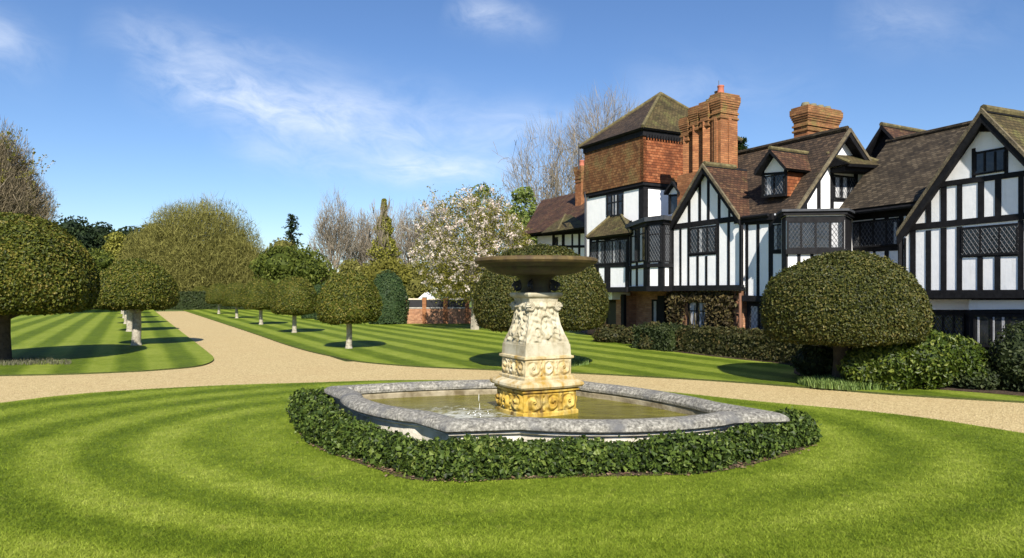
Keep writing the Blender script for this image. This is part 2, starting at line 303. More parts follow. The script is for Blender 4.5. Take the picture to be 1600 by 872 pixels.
# ------------------------------------------------------------------ mesh building
rng = np.random.default_rng(7); random.seed(7)
class MB:
    def __init__(s): s.V = []; s.n = 0; s.Fc = []
    def add(s, verts, faces, mat=0, rnd=None):
        verts = np.asarray(verts, float).reshape(-1, 3); faces = np.asarray(faces, int)
        s.V.append(verts); s.Fc.append((faces+s.n, mat, rnd if rnd is not None else np.full(len(faces), .4))); s.n += len(verts)
        return s
    def poly(s, pts, mat=0): return s.add(pts, [list(range(len(pts)))], mat)
    def ext(s, pts, vec, mat=0):
        # closed prism: polygon pts pushed along vec
        p = np.asarray(pts, float); k = len(p); v = np.asarray(vec, float)
        nrm = np.zeros(3)
        for i in range(k): nrm += np.cross(p[i], p[(i+1) % k])
        if np.dot(nrm, v) > 0: p = p[::-1]
        a = np.vstack([p, p+v])
        s.add(a, [list(range(k))], mat)
        s.Fc.append((np.array([[x+s.n-2*k for x in range(2*k-1, k-1, -1)]]), mat, np.full(1, .4)))
        q = [[(i+1) % k, i, i+k, (i+1) % k+k] for i in range(k)]
        s.Fc.append((np.array(q)+s.n-2*k, mat, np.full(k, .4)))
        return s
    def box(s, o, ax, ay, az, mat=0):
        o, ax, ay, az = [np.asarray(q, float) for q in (o, ax, ay, az)]
        return s.ext([o, o+ax, o+ax+ay, o+ay], az, mat)
    def tubes(s, P0, P1, R0, R1, k=5, mat=0, caps=False):
        P0, P1 = np.asarray(P0, float).reshape(-1, 3), np.asarray(P1, float).reshape(-1, 3); N = len(P0)
        R0 = np.broadcast_to(np.asarray(R0, float), (N,)); R1 = np.broadcast_to(np.asarray(R1, float), (N,))
        d = P1-P0; d = d/np.maximum(np.linalg.norm(d, axis=1, keepdims=True), 1e-9)
        up = np.where(np.abs(d[:, 2:3]) > .9, [[1., 0, 0]], [[0., 0, 1]])
        a = np.cross(d, up); a /= np.linalg.norm(a, axis=1, keepdims=True); b = np.cross(d, a)
        th = np.arange(k)*2*np.pi/k
        ring = np.cos(th)[None, :, None]*a[:, None]+np.sin(th)[None, :, None]*b[:, None]
        v = np.concatenate([P0[:, None]+ring*R0[:, None, None], P1[:, None]+ring*R1[:, None, None]], 1).reshape(-1, 3)
        i = np.arange(k); f = np.stack([(i+1) % k, i, i+k, (i+1) % k+k], 1)
        f = (f[None]+np.arange(N)[:, None, None]*2*k).reshape(-1, 4)
        s.add(v, f, mat, np.repeat(rng.random(N), k))
        if caps:
            for j in range(N):
                s.Fc.append((np.array([[s.n-2*k*N+2*k*j+k+q for q in range(k)][::-1]]), mat, np.full(1, .4)))
                s.Fc.append((np.array([[s.n-2*k*N+2*k*j+q for q in range(k)]]), mat, np.full(1, .4)))
        return s
    def lathe(s, prof, c=(0, 0, 0), k=32, mat=0, sq=None):
        # prof = [(r, z)...] from bottom to top
        th = np.arange(k)*2*np.pi/k
        v = [[c[0]+r*math.cos(q), c[1]+r*math.sin(q), c[2]+z] for r, z in prof for q in th]
        f = [[j*k+i, j*k+(i+1) % k, (j+1)*k+(i+1) % k, (j+1)*k+i] for j in range(len(prof)-1) for i in range(k)]
        return s.add(v, f, mat)
    def leaves(s, P, Nn, L, Wd, mat=0, flat=.6, rnd=None, droop=0):
        N = len(P); d = rng.normal(size=(N, 3)); d /= np.linalg.norm(d, axis=1, keepdims=True)
        nn = Nn*flat+d*(1-flat); nn /= np.linalg.norm(nn, axis=1, keepdims=True)
        q = rng.normal(size=(N, 3)); q[:, 2] -= droop
        a = np.cross(nn, q); a /= np.maximum(np.linalg.norm(a, axis=1, keepdims=True), 1e-6); b = np.cross(nn, a)
        l = L*(.65+.7*rng.random((N, 1))); w = Wd*(.65+.7*rng.random((N, 1)))
        lift = nn*w*.35
        v = np.stack([P-b*l, P-a*w+lift, P+b*l, P+a*w+lift], 1).reshape(-1, 3)
        f = np.arange(4*N).reshape(N, 4)
        s.add(v, f, mat, rng.random(N) if rnd is None else rnd)
        return s
    def build(s, name, mats, parent=None, smooth=False, uv=False, loc=None):
        V = np.vstack(s.V); me = bpy.data.meshes.new(name)
        me.vertices.add(len(V)); me.vertices.foreach_set('co', V.ravel())
        tot = []; idx = []; mi = []; rn = []
        for f, m, r in s.Fc:
            if len(f) == 0: continue
            tot.append(np.full(len(f), f.shape[1])); idx.append(f.ravel()); mi.append(np.full(len(f), m)); rn.append(r)
        tot = np.concatenate(tot); idx = np.concatenate(idx); mi = np.concatenate(mi); rn = np.concatenate(rn)
        st = np.concatenate([[0], np.cumsum(tot)[:-1]])
        me.loops.add(len(idx)); me.loops.foreach_set('vertex_index', idx.astype(np.int32))
        me.polygons.add(len(tot)); me.polygons.foreach_set('loop_start', st.astype(np.int32)); me.polygons.foreach_set('loop_total', tot.astype(np.int32))
        me.polygons.foreach_set('material_index', mi.astype(np.int32))
        me.update(calc_edges=True)
        at = me.attributes.new('rnd', 'FLOAT', 'FACE'); at.data.foreach_set('value', rn.astype(np.float32))
        if not smooth: me.polygons.foreach_set('use_smooth', np.zeros(len(tot), bool))
        if smooth: me.polygons.foreach_set('use_smooth', np.ones(len(tot), bool)); me.set_sharp_from_angle(angle=math.radians(38))
        if uv:
            ul = me.uv_layers.new(name='UVMap')
            for p in me.polygons:
                nz = p.normal; u = Vector((0, 0, 1)).cross(nz)
                u = u.normalized() if u.length > .05 else Vector((1, 0, 0)); w = nz.cross(u)
                for li in p.loop_indices:
                    co = me.vertices[me.loops[li].vertex_index].co; ul.data[li].uv = (co.dot(u), co.dot(w))
        for m in (mats if isinstance(mats, (list, tuple)) else [mats]): me.materials.append(M[m])
        o = bpy.data.objects.new(name, me); COL.objects.link(o)
        if parent: o.parent = parent
        if loc is not None: o.location = loc
        return o
def tag(o, label=None, cat=None, group=None, kind=None):
    if label: o['label'] = label
    if cat: o['category'] = cat
    if group: o['group'] = group
    if kind: o['kind'] = kind
    return o
def thing(name, label, cat, loc=(0, 0, 0), rz=0, group=None):
    o = bpy.data.objects.new(name, None); COL.objects.link(o); o.location = loc; o.rotation_euler = (0, 0, rz); o.empty_display_size = .3
    return tag(o, label, cat, group)
def dup(o, label=None, parent=None):
    c = o.copy(); COL.objects.link(c)
    if parent: c.parent = parent
    if label: c['label'] = label
    for ch in list(o.children): dup(ch, None, c)
    return c
def gp(u, v, z=0.0):                # a ground point seen at photo pixel (u, v)
    D = F*(CH-z)/(v-HZ); return np.array([(u-800)/F*D, D, z])
def at(u, v, D): return np.array([(u-800)/F*D, D, CH-(v-HZ)/F*D])
def ipoly(c, k=6, closed=True):     # Catmull-Rom through plan points
    c = [np.asarray(p[:2], float) for p in c]; nn = len(c); out = []
    rg = range(nn) if closed else range(nn-1)
    for i in rg:
        p0, p1, p2, p3 = [c[(i+j) % nn] if closed else c[min(max(i+j, 0), nn-1)] for j in (-1, 0, 1, 2)]
        for q in range(k):
            x = q/k; out.append(.5*((2*p1)+(-p0+p2)*x+(2*p0-5*p1+4*p2-p3)*x*x+(-p0+3*p1-3*p2+p3)*x**3))
    if not closed: out.append(c[-1])
    return np.array(out)
def slabpoly(name, pts, z0, z1, mats):
    mb = MB(); p = np.array([[x, y, z0] for x, y in pts]); k = len(p)
    ar = sum(p[i][0]*p[(i+1) % k][1]-p[(i+1) % k][0]*p[i][1] for i in range(k))
    if ar < 0: p = p[::-1]
    q = p.copy(); q[:, 2] = z1
    mb.add(q, [list(range(k))], 0)
    mb.add(np.vstack([p, q]), [[i, (i+1) % k, (i+1) % k+k, i+k] for i in range(k)], 1)
    return mb.build(name, mats)

# ------------------------------------------------------------------ ground
mb = MB(); mb.add([[-700, -300, -.03], [700, -300, -.03], [700, 1200, -.03], [-700, 1200, -.03]], [[0, 1, 2, 3]])
tag(mb.build('ground', 'meadow'), kind='structure')
mm = np.array([.879, .477]); tt = np.array([-.477, .879])
def ct(c, t): return mm*c+tt*t
def ctz(c, t, z): p = mm*c+tt*t; return np.array([p[0], p[1], z])
g1 = [ct(2.0, 26), ct(2.0, 84), ct(5.7, 84), ct(5.7, 21), (40, 25), (45, -20), (-45, -20), (-45, 23)]
tag(slabpoly('gravel_path', g1, -.028, 0, ['gravel', 'gravel']), kind='structure')
front = [gp(0, 632), gp(100, 620), gp(200, 612), gp(350, 604), gp(480, 600), gp(620, 596), gp(760, 597), gp(900, 603), gp(1040, 614), gp(1170, 628), gp(1400, 650), gp(1600, 680)]
circ = [np.array(p[:2]) for p in front]+[np.array(q) for q in [(9.1, 7.2), (9.4, 3), (7.5, -2), (2.5, -5), (-3.5, -5), (-9, -1.5), (-11.6, 4), (-11.3, 9.5)]]
ringpts = ipoly(circ, 6)
tag(slabpoly('lawn', ringpts, -.03, .03, ['lawn_ring', 'lawn_edge']), kind='structure')
le = [gp(240, 485), gp(270, 509), gp(310, 540), gp(325, 552), gp(334, 561), gp(328, 568), gp(305, 574), gp(250, 579), gp(200, 582), gp(100, 586), gp(0, 588)]
lp = list(ipoly(le, 4, False))+[(-26, 15), (-45, 10), (-90, 30), (-90, 110), (-50, 110)]
tag(slabpoly('lawn', lp, -.03, .04, ['lawn_row', 'lawn_edge']), kind='structure')
re = [gp(285, 485), gp(340, 503), gp(400, 523), gp(440, 537), gp(480, 549), gp(520, 558), gp(560, 566), gp(640, 573), gp(720, 577), gp(900, 584), gp(1100, 595), gp(1250, 606), gp(1400, 618), gp(1600, 630)]
rp = list(ipoly(re, 4, False))+[(13, 11), (30, 4), (70, 30), (60, 110), (-20, 110)]
tag(slabpoly('lawn', rp, -.03, .04, ['lawn_row', 'lawn_edge']), kind='structure')
# planting bed at the foot of the house
bed = [gp(905, 520), gp(950, 532), gp(1000, 542), gp(1050, 551), gp(1140, 562), gp(1235, 573), gp(1250, 590), gp(1400, 606), gp(1600, 622)]
bp = list(ipoly(bed, 4, False))+[(12.5, 12.6), (17, 15), (24, 26), (10, 60)]
tag(slabpoly('flower_bed', bp, -.03, .06, ['soil', 'soil']), kind='structure')

# grass blades on the near lawn
def blades(N):
    D = 5.2+(16.5-5.2)*rng.random(N)**1.7; k = (rng.random(N)*1.06-.53)*1600/F; X = k*D
    P = np.stack([X, D, np.full(N, .028)], 1)
    # keep inside the lawn and off the fountain bed
    ins = np.zeros(N, bool); R = ringpts; x, y = P[:, 0], P[:, 1]
    for i in range(len(R)):
        x0, y0 = R[i]; x1, y1 = R[(i+1) % len(R)]
        ins ^= ((y0 > y) != (y1 > y)) & (x < (x1-x0)*(y-y0)/(y1-y0+1e-12)+x0)
    H = hedge_out; inh = np.zeros(N, bool)
    for i in range(len(H)):
        x0, y0 = H[i]; x1, y1 = H[(i+1) % len(H)]
        inh ^= ((y0 > y) != (y1 > y)) & (x < (x1-x0)*(y-y0)/(y1-y0+1e-12)+x0)
    P = P[ins & ~inh]; N = len(P)
    th = rng.random(N)*2*np.pi; w = .0022+.0022*rng.random(N); h = .010+.018*rng.random(N); le_ = .02*rng.normal(size=(N, 2))
    a = np.stack([np.cos(th)*w, np.sin(th)*w, np.zeros(N)], 1)
    tip = P+np.stack([le_[:, 0], le_[:, 1], h], 1)
    mb = MB(); mb.add(np.stack([P-a, P+a, tip], 1).reshape(-1, 3), np.arange(3*N).reshape(N, 3), 0, rng.random(N))
    tag(mb.build('grass', 'blade'), kind='stuff')

# ------------------------------------------------------------------ fountain
A = np.array([-.807, 8.62]); NAr = np.array([.104, 8.78]); NBl = np.array([2.9, 9.2]); B = np.array([3.66, 9.33])
NBr = np.array([3.05, 10.3]); NDr = np.array([1.62, 12.4]); Dc = np.array([1.1, 13.05]); NDl = np.array([.1, 13.0]); NCb = np.array([-2.45, 12.35])
Cc = np.array([-3.2, 12.0]); NCf = np.array([-2.72, 11.2]); NAl = np.array([-1.28, 9.26])
cen = np.array([.3, 10.8])
def bow(p, q, h, k=14):
    d = q-p; nr = np.array([d[1], -d[0]]); nr /= np.linalg.norm(nr)
    if np.dot(nr, (p+q)/2-cen) < 0: nr = -nr
    out = [p]
    for i in range(1, k):
        x = i/k; out.append(p+d*x+nr*h*(math.sin(math.pi*x)**.75))
    return out+[q]
outline = [A]+bow(NAr, NBl, .36)+[B]+bow(NBr, NDr, .16)+[Dc]+bow(NDl, NCb, .12)+[Cc]+bow(NCf, NAl, .24)
outline = np.array(outline)
def offset(P, d):                    # inward for positive d (outline runs anticlockwise)
    Q = []
    for i in range(len(P)):
        a = P[i]-P[i-1]; b = P[(i+1) % len(P)]-P[i]; a = a/np.linalg.norm(a); b = b/np.linalg.norm(b)
        na = np.array([-a[1], a[0]]); nb = np.array([-b[1], b[0]]); m_ = na+nb
        Q.append(P[i]+m_*d/max(.35, (1+np.dot(na, nb))))
    return np.array(Q)
def sweep(mb, prof, mat=0, closed=False):
    k = len(outline); v = []
    for d, z in prof:
        o = offset(outline, d); v += [[x, y, z] for x, y in o]
    r = len(prof); f = []
    for j in range(r if closed else r-1):
        for i in range(k): f.append([j*k+i, j*k+(i+1) % k, ((j+1) % r)*k+(i+1) % k, ((j+1) % r)*k+i])
    mb.add(v, f, mat)
fount = thing('fountain', 'carved cream and gold stone fountain with dark bowl standing in a shaped grey basin', 'fountain', (0.37, 10.9, 0))
fl = Vector((0.37, 10.9, 0))
mb = MB(); sweep(mb, [(.12, 0), (.12, .30), (.06, .325), (.06, .35), (.12, .36)]); mb.build('basin_wall', 'stonewall', fount, loc=-fl)
mb = MB(); sweep(mb, [(.3, .365), (.315, .33), (.315, .04)]); mb.build('inner_wall', 'wetwall', fount, loc=-fl)
mb = MB(); sweep(mb, [(.02, .362), (-.01, .385), (-.012, .41), (.0, .44), (.035, .475), (.1, .5), (.18, .508), (.26, .497), (.31, .465), (.34, .42), (.335, .375), (.31, .362)]); mb.build('coping', 'stone', fount, smooth=True, loc=-fl)
mb = MB(); o_ = offset(outline, .30); mb.add([[x, y, .26] for x, y in o_], [list(range(len(o_)))])
tag(mb.build('water', 'water'), kind='structure')

# pedestal: square tiers turned 27 degrees, carved faces are relief grids
ROT = math.radians(27.0)
def carve(kind, a, b):
    # relief height 0..1 for face coordinates a (0..1 across), b (0..1 up)
    x = (a-.5)*2
    if kind == 'frieze':
        q = a*3.0; c = ((q % 1)-.5)*2*np.where(np.floor(q) % 2 == 0, 1, -1); y = (b-.5)*2*.85
        rr = np.hypot(c, y); th = np.arctan2(y, c)
        h = (.5+.5*np.cos(rr*8.5-th*1.0))*np.clip(1.35-rr, 0, 1)*1.2
        h = np.maximum(h, .95*np.exp(-(rr/.16)**2))
        h = np.maximum(h, .7*np.exp(-((np.abs(c)-.97)/.1)**2)*(.5+.5*np.cos(y*9)))
        h = h+.12*np.sin(th*7)*np.exp(-((rr-.75)/.2)**2)
    elif kind == 'body':
        r = np.hypot(x*1.5, (b-.45)*2.2)
        h = np.exp(-((r-.55)/.13)**2)*.9+np.exp(-(x/.1)**2)*(.7*(b > .12)*(b < .9))*(.6+.4*np.sin(b*48))
        h += .75*np.exp(-((np.abs(x)-.55)/.12)**2)*(.5+.5*np.sin(b*40+x*5))
        h += .8*np.exp(-((b-.88)/.05)**2)*(np.abs(x) < .8)
        h += .4*np.exp(-((np.hypot((np.abs(x)-.5)*1.2, (b-.3)*2)-.22)/.07)**2)+.18*np.sin(a*31+b*17)*np.sin(b*37-a*13)
        h += .9*np.exp(-(((np.abs(x)-.28)/.09)**2+((b-.7)/.06)**2))
    else:
        h = np.zeros_like(a)
    ed = np.clip(np.minimum(np.minimum(a, 1-a)*14, np.minimum(b, 1-b)*14), 0, 1)
    return np.clip(h, -.2, 1.2)*ed
def tier(mb, prof, kind=None, depth=.03, bulge=0.0, nx=44, nz=None, mat=0):
    # prof = [(half width, z)...]; four faces
    zz = np.array([q[1] for q in prof]); hh = np.array([q[0] for q in prof])
    L = np.concatenate([[0], np.cumsum(np.hypot(np.diff(zz), np.diff(hh)))])
    nz = nz or (30 if kind else len(prof))
    if kind:
        s_ = np.linspace(0, L[-1], nz); z = np.interp(s_, L, zz); h = np.interp(s_, L, hh)
    else: z, h = zz, hh; s_ = L
    a = np.linspace(0, 1, nx); AA, ZZ = np.meshgrid(a, z); HH = np.repeat(h[:, None]*.81, nx, 1); BB = np.repeat((s_/max(L[-1], 1e-6))[:, None], nx, 1)
    rel = carve(kind, AA, BB)*depth if kind else 0
    for f in range(4):
        th = ROT+f*math.pi/2; nr = np.array([math.sin(th), -math.cos(th)]); tg = np.array([math.cos(th), math.sin(th)])
        dn = HH+bulge*HH*(1-(2*AA-1)**2)+rel; tx = (2*AA-1)*HH
        P = np.stack([nr[0]*dn+tg[0]*tx, nr[1]*dn+tg[1]*tx, ZZ], -1).reshape(-1, 3)
        R = len(z); ii = [[j*nx+i, j*nx+i+1, (j+1)*nx+i+1, (j+1)*nx+i] for j in range(R-1) for i in range(nx-1)]
        mb.add(P, ii, mat)
plinth = bpy.data.objects.new('pedestal', None)
mb = MB(); tier(mb, [(.585, .2), (.585, .31), (.56, .33)], None, 0, .12)
tier(mb, [(.555, .33), (.555, .60)], 'frieze', .05, .12, 60, 34)
tier(mb, [(.56, .60), (.60, .62), (.60, .64), (.575, .655)], None, 0, .12)
mb.build('plinth', 'carvedgold', fount)
mb = MB(); tier(mb, [(.575, .655), (.64, .67), (.665, .70), (.66, .735), (.6, .765), (.52, .79)], None, 0, .1); mb.build('base_moulding', 'carvedmid', fount, smooth=True)
mb = MB(); tier(mb, [(.525, .785), (.525, .82), (.49, .84)]); tier(mb, [(.485, .84), (.485, 1.08)], 'frieze', .035, 0, 60, 30); tier(mb, [(.49, 1.08), (.525, 1.10), (.525, 1.13), (.485, 1.14)])
mb.build('frieze_block', 'carvedmid', fount)
mb = MB(); tier(mb, [(.485, 1.14), (.475, 1.3), (.46, 1.31)])
tier(mb, [(.465, 1.31), (.45, 1.36), (.40, 1.46), (.345, 1.6), (.315, 1.75), (.30, 1.9), (.30, 1.96)], 'body', .05, 0, 60, 60)
tier(mb, [(.30, 1.95), (.31, 2.0), (.36, 2.03), (.375, 2.06), (.365, 2.085), (.3, 2.09), (.02, 2.09)])
mb.build('shaft', 'carved', fount)
def scroll(mb, c, ax, r0=.085, turns=1.9, tube=.026, mat=0):
    P = []
    for i in range(34):
        q = i/33; th = q*turns*2*math.pi; r = r0*(1-.82*q)
        P.append(np.array(c)+np.array([ax[0]*r*math.cos(th), ax[1]*r*math.cos(th), r*math.sin(th)]))
    P = np.array(P); mb.tubes(P[:-1], P[1:], tube, tube*.97, 8, mat)
for f in range(4):
    th = ROT+f*math.pi/2; nr = np.array([math.sin(th), -math.cos(th)]); tg = np.array([math.cos(th), math.sin(th)])
    for sgn in (-1, 1):
        mb = MB(); c = nr*.27+tg*sgn*.235; scroll(mb, (c[0], c[1], 1.87), tg*sgn, .06, 1.9, .026)
        mb.build('scroll', 'carved', fount, smooth=True)
    th2 = th+math.pi/4; d2 = np.array([math.sin(th2), -math.cos(th2)])
    mb = MB(); scroll(mb, (d2[0]*.30, d2[1]*.30, 2.18), d2, .075, 1.8, .024)
    mb.tubes([[d2[0]*.12, d2[1]*.12, 2.3]], [[d2[0]*.30, d2[1]*.30, 2.25]], .026, .026, 8)
    mb.build('bracket_scroll', 'black', fount, smooth=True)
mb = MB(); mb.lathe([(.24, 2.088), (.24, 2.12), (.22, 2.15), (.225, 2.22), (.25, 2.3), (.34, 2.37)], k=28); mb.build('neck', 'wetstone', fount, smooth=True)
mb = MB(); mb.lathe([(.26, 2.345), (.36, 2.352), (.5, 2.365), (.62, 2.385), (.71, 2.415), (.76, 2.45), (.775, 2.475), (.83, 2.49), (.9, 2.53)], k=64); mb.lathe([(.86, 2.6), (.8, 2.56), (.6, 2.5), (.0, 2.46)], k=64)
bo = mb.build('bowl', 'wetstone', fount, smooth=True)
mb = MB(); mb.lathe([(.88, 2.525), (.93, 2.535), (.955, 2.565), (.95, 2.6), (.91, 2.62), (.87, 2.61), (.84, 2.58)], k=72); mb.build('bowl_rim', 'bowlrim', fount, smooth=True)
mb = MB(); mb.lathe([(.86, 2.585), (.001, 2.59)], k=48); bw_ = mb.build('water', 'water', bo)
# drips
mb = MB()
for th, nd in [(205, 2)]:
    q = math.radians(th); x, y = .37+.95*math.cos(q), 10.9+.95*math.sin(q)
    for i in range(nd):
        z = .5-.2*(i+rng.random())/nd; r = .0018+.002*rng.random(); xx = x+.02*rng.normal(); y2 = y+.02*rng.normal()
        mb.tubes([[xx, y2, z], [xx, y2, z+r*14]], [[xx, y2, z+r*14], [xx, y2, z+r*30]], [r*.3, r], [r, r*.3], 5)
for i in range(16):
    q = rng.random()*6.28; r = abs(rng.normal())*.16; s_ = .004+.005*rng.random()
    x, y, z = -.5+r*math.cos(q), 10.48+r*math.sin(q), .265+.12*rng.random()**2
    mb.tubes([[x, y, z]], [[x, y, z+s_*2]], s_, s_*.6, 5, caps=True)
m_, t_, p_, o__ = newmat('drop'); p_.inputs['Base Color'].default_value = (.85, .88, .9, 1); p_.inputs['Roughness'].default_value = .1; M['drop'] = m_
tag(mb.build('water_drips', 'drop'), kind='stuff')

# ivy hedge round the basin
hpx = [(620, 742), (660, 753), (750, 752), (860, 748), (970, 745), (1085, 742), (1150, 731), (1210, 716), (1250, 702), (1265, 688)]
hl = [gp(*q)[:2] for q in hpx]+[np.array([3.98, 10.4]), np.array([3.3, 11.3]), (NBr+NDr)/2+[.55, .5], Dc+[.3, .4], (NDl+NCb)/2+[-.05, .6], Cc+[-.25, .6], np.array([-3.7, 12.25])]+[gp(*q)[:2] for q in [(466, 653), (482, 684), (514, 705), (568, 725)]]
def off2(P, d): return offset(P, -d)
houter = ipoly(np.array(hl), 6)
hin = ipoly(offset(np.array(hl), .42), 6); hedge_out = off2(houter, .04)
mb = MB(); k = len(hin); o1, o2 = off2(hin, -.05), off2(hin, .52)
mb.add([[x, y, .038] for x, y in o1]+[[x, y, .036] for x, y in o2], [[i, i+k, (i+1) % k+k, (i+1) % k] for i in range(k) if not 57 < i < 96])
tag(mb.build('soil', 'soil'), kind='structure')
mb = MB(); prof = [(.02, .05), (.0, .3), (.1, .37), (.3, .37), (.45, .3), (.53, .16), (.5, .05)]
vv = []
for d, z in prof: vv += [[x, y, z*.6] for x, y in off2(hin, d*.66)]
keep = np.array([not (56 < i < 97) for i in range(k)])
mb.add(vv, [[j*k+(i+1) % k, j*k+i, (j+1)*k+i, (j+1)*k+(i+1) % k] for j in range(len(prof)-1) for i in range(k) if keep[i]], 0, None)
mb.Fc[-1] = (mb.Fc[-1][0], 0, np.full(len(mb.Fc[-1][0]), .05))
N = 64000
iv = rng.choice(np.arange(k)[keep], N); fx = rng.random(N); pr = np.array(prof); seg = rng.choice(len(pr)-1, N, p=np.array([.08, .08, .2, .22, .27, .15])); fy = rng.random(N)
dd = pr[seg, 0]*(1-fy)+pr[seg+1, 0]*fy; zz = pr[seg, 1]*(1-fy)+pr[seg+1, 1]*fy
nrm2 = off2(hin, 1.0)-hin; nrm2 /= np.linalg.norm(nrm2, axis=1, keepdims=True)
base = hin[iv]*(1-fx[:, None])+hin[(iv+1) % k]*fx[:, None]
lump = .05*np.sin(base[:, 0]*5.1+base[:, 1]*2)+.04*np.sin(base[:, 1]*7.7-base[:, 0]*3)
dd = dd*.82+.045*rng.normal(size=N)+lump*(dd > .2)-.02; zz = np.maximum(zz*.8+.035*rng.normal(size=N)+lump*.6*(zz > .2)+.01, .05)
P = np.concatenate([base+nrm2[iv]*dd[:, None], zz[:, None]], 1)
NN = np.concatenate([nrm2[iv]*np.where(seg >= 2, .8, -.6)[:, None], np.where(seg >= 4, .35, .9)[:, None]], 1); NN /= np.linalg.norm(NN, axis=1, keepdims=True)
h2_ = rng.random(N) < .35; mb.leaves(P[h2_], NN[h2_], .036, .028, 0, .45, droop=.7); mb.leaves(P[~h2_], NN[~h2_], .022, .018, 0, .4, droop=.7)
tag(mb.build('ivy_hedge', 'ivy'), 'low band of dark glossy ivy clipped round the fountain basin', 'ivy hedge')
blades(560000)
# a few fallen leaves and stones at the hedge foot
mb = MB(); hb = off2(hin, .46); N = 420; iv = rng.choice(np.arange(k)[keep], N)
P = np.concatenate([hb[iv]+.07*rng.normal(size=(N, 2)), np.full((N, 1), .05)], 1); mb.leaves(P, np.tile([0, 0, 1.], (N, 1)), .025, .018, 0, .8)
M['litter'] = foliage('litter', [(.05, (.09, .05, .03)), (.5, (.2, .13, .08)), (1, (.38, .27, .18))], .9, .1)
tag(mb.build('leaf_litter', 'litter'), kind='stuff')

# ------------------------------------------------------------------ topiary
def dome_profile(R, H, tuck=.86, zb=.24):
    pr = [(0.02, 0.0), (R*tuck*.6, .0), (R*tuck, .02*H), (R*.97, .10*H), (R, zb*H)]
    for i in range(1, 13):
        q = i/12*math.pi/2; pr.append((R*math.cos(q)**.93, H*(zb+(1-zb)*math.sin(q)**.97)))
    return np.array(pr)
def shell(mb, prof, N, L, Wd, mat, lump=.04, flat=.55, jit=.03, core=.955, bias=None):
    r, z = prof[:, 0], prof[:, 1]
    zc = (z.min()+z.max())/2
    c = [(max(a*core, .001), (b-zc)*core+zc) for a, b in prof]; c[-1] = (.001, c[-1][1]); c[0] = (.001, c[0][1])
    mb.lathe(c, k=40, mat=mat)
    dl = np.hypot(np.diff(r), np.diff(z)); w = dl*(r[:-1]+r[1:])/2+1e-9
    sg = rng.choice(len(dl), N, p=w/w.sum()); f = rng.random(N); th = rng.random(N)*2*np.pi
    rr = r[sg]*(1-f)+r[sg+1]*f; zz = z[sg]*(1-f)+z[sg+1]*f
    nr = (z[sg+1]-z[sg])/dl[sg]; nz = -(r[sg+1]-r[sg])/dl[sg]
    Nn = np.stack([nr*np.cos(th), nr*np.sin(th), nz], 1)
    P = np.stack([rr*np.cos(th), rr*np.sin(th), zz], 1)
    d = lump*(np.sin(P[:, 0]*3.3+P[:, 2]*2.7)+np.sin(P[:, 1]*3.9-P[:, 2]*3.1)+np.sin(P[:, 0]*7+P[:, 1]*6+1))*.5+jit*rng.normal(size=N)
    P = P+Nn*d[:, None]
    mb.leaves(P, Nn, L, Wd, mat, flat, droop=.3)
def topiary_proto(label, R, zb, zt, trunk_r, N, L, Wd, mat, group, tuck=.86, bark='bark'):
    t = thing('topiary_tree', label, 'topiary tree', group=group)
    mb = MB(); pr = dome_profile(R, zt-zb, tuck); pr[:, 1] += zb
    shell(mb, pr, N, L, Wd, 0); mb.build('crown', mat, t)
    mb = MB(); P = np.array([[0, 0, -.05], [.0, 0, .12], [.02, .01, zb*.55], [.0, .0, zb+.35]]); rr = [trunk_r*1.5, trunk_r*1.08, trunk_r, trunk_r*.95]
    mb.tubes(P[:-1], P[1:], rr[:-1], rr[1:], 12)
    for i in range(5):
        q = i*1.26+.4; mb.tubes([[0, 0, zb*.85]], [[R*.5*math.cos(q), R*.5*math.sin(q), zb+.3]], trunk_r*.5, trunk_r*.3, 6)
    mb.build('trunk', bark, t, smooth=True)
    return t
grpR = 'small topiary trees in two rows along the gravel path'
P1 = topiary_proto('', 1.1, 1.0, 2.78, .105, 17000, .04, .024, 'topiarybr', grpR)
def place(o, p, sc, rz, label):
    o.location = (p[0], p[1], .03); o.scale = sc; o.rotation_euler = (0, 0, rz); o['label'] = label
rowR = [((545, 546), 1.0, 'round topiary tree nearest the fountain on the right side of the gravel path'),
        ((460, 521), 1.0, 'second topiary tree from the fountain on the right side of the path'),
        ((408, 508), 1.03, 'third topiary tree from the fountain on the right side of the path'),
        ((370, 498), 1.0, 'fourth topiary tree from the fountain on the right side of the path'),
        ((342, 491), 1.02, 'fifth topiary tree from the fountain, far along the right side of the path'),
        ((313, 483), 1.0, 'farthest small topiary tree at the end of the right side of the path')]
for i, (uv, s_, lb) in enumerate(rowR):
    o = P1 if i == 0 else dup(P1)
    place(o, gp(*uv), (s_, s_, s_), i*1.3, lb)
P2 = topiary_proto('', 1.42, 1.45, 3.27, .155, 27000, .04, .025, 'topiarybr', grpR)
rowL = [((213, 541), 'mushroom shaped topiary tree with a pale thick trunk at the left corner of the path'),
        ((203, 519), 'second topiary tree on the left of the path, mostly hidden behind the first'),
        ((198, 507), 'third topiary tree on the left of the path with only its trunk showing'),
        ((195, 498), 'fourth topiary tree hidden in line on the left of the path'),
        ((192, 491), 'farthest topiary tree in the line on the left of the path')]
for i, (uv, lb) in enumerate(rowL):
    o = P2 if i == 0 else dup(P2)
    s_ = [1, .95, .95, .95, .95][i]; place(o, gp(*uv), (s_, s_, s_), i*2.1, lb)
grpC = 'large domed topiary trees at the corners of the lawns'
P3 = topiary_proto('', 1.7, 1.0, 2.9, .2, 95000, .029, .018, 'topiary', grpC, .92, 'darkbark')
place(P3, gp(1316, 602), (1, 1, 1), 0, 'wide domed topiary tree in front of the house above a light green shrub')
o = dup(P3); place(o, gp(845, 576), (1.04, 1.04, 1.13), 2, 'tall domed topiary tree directly behind the fountain bowl'); o.children[0].name = 'crown'
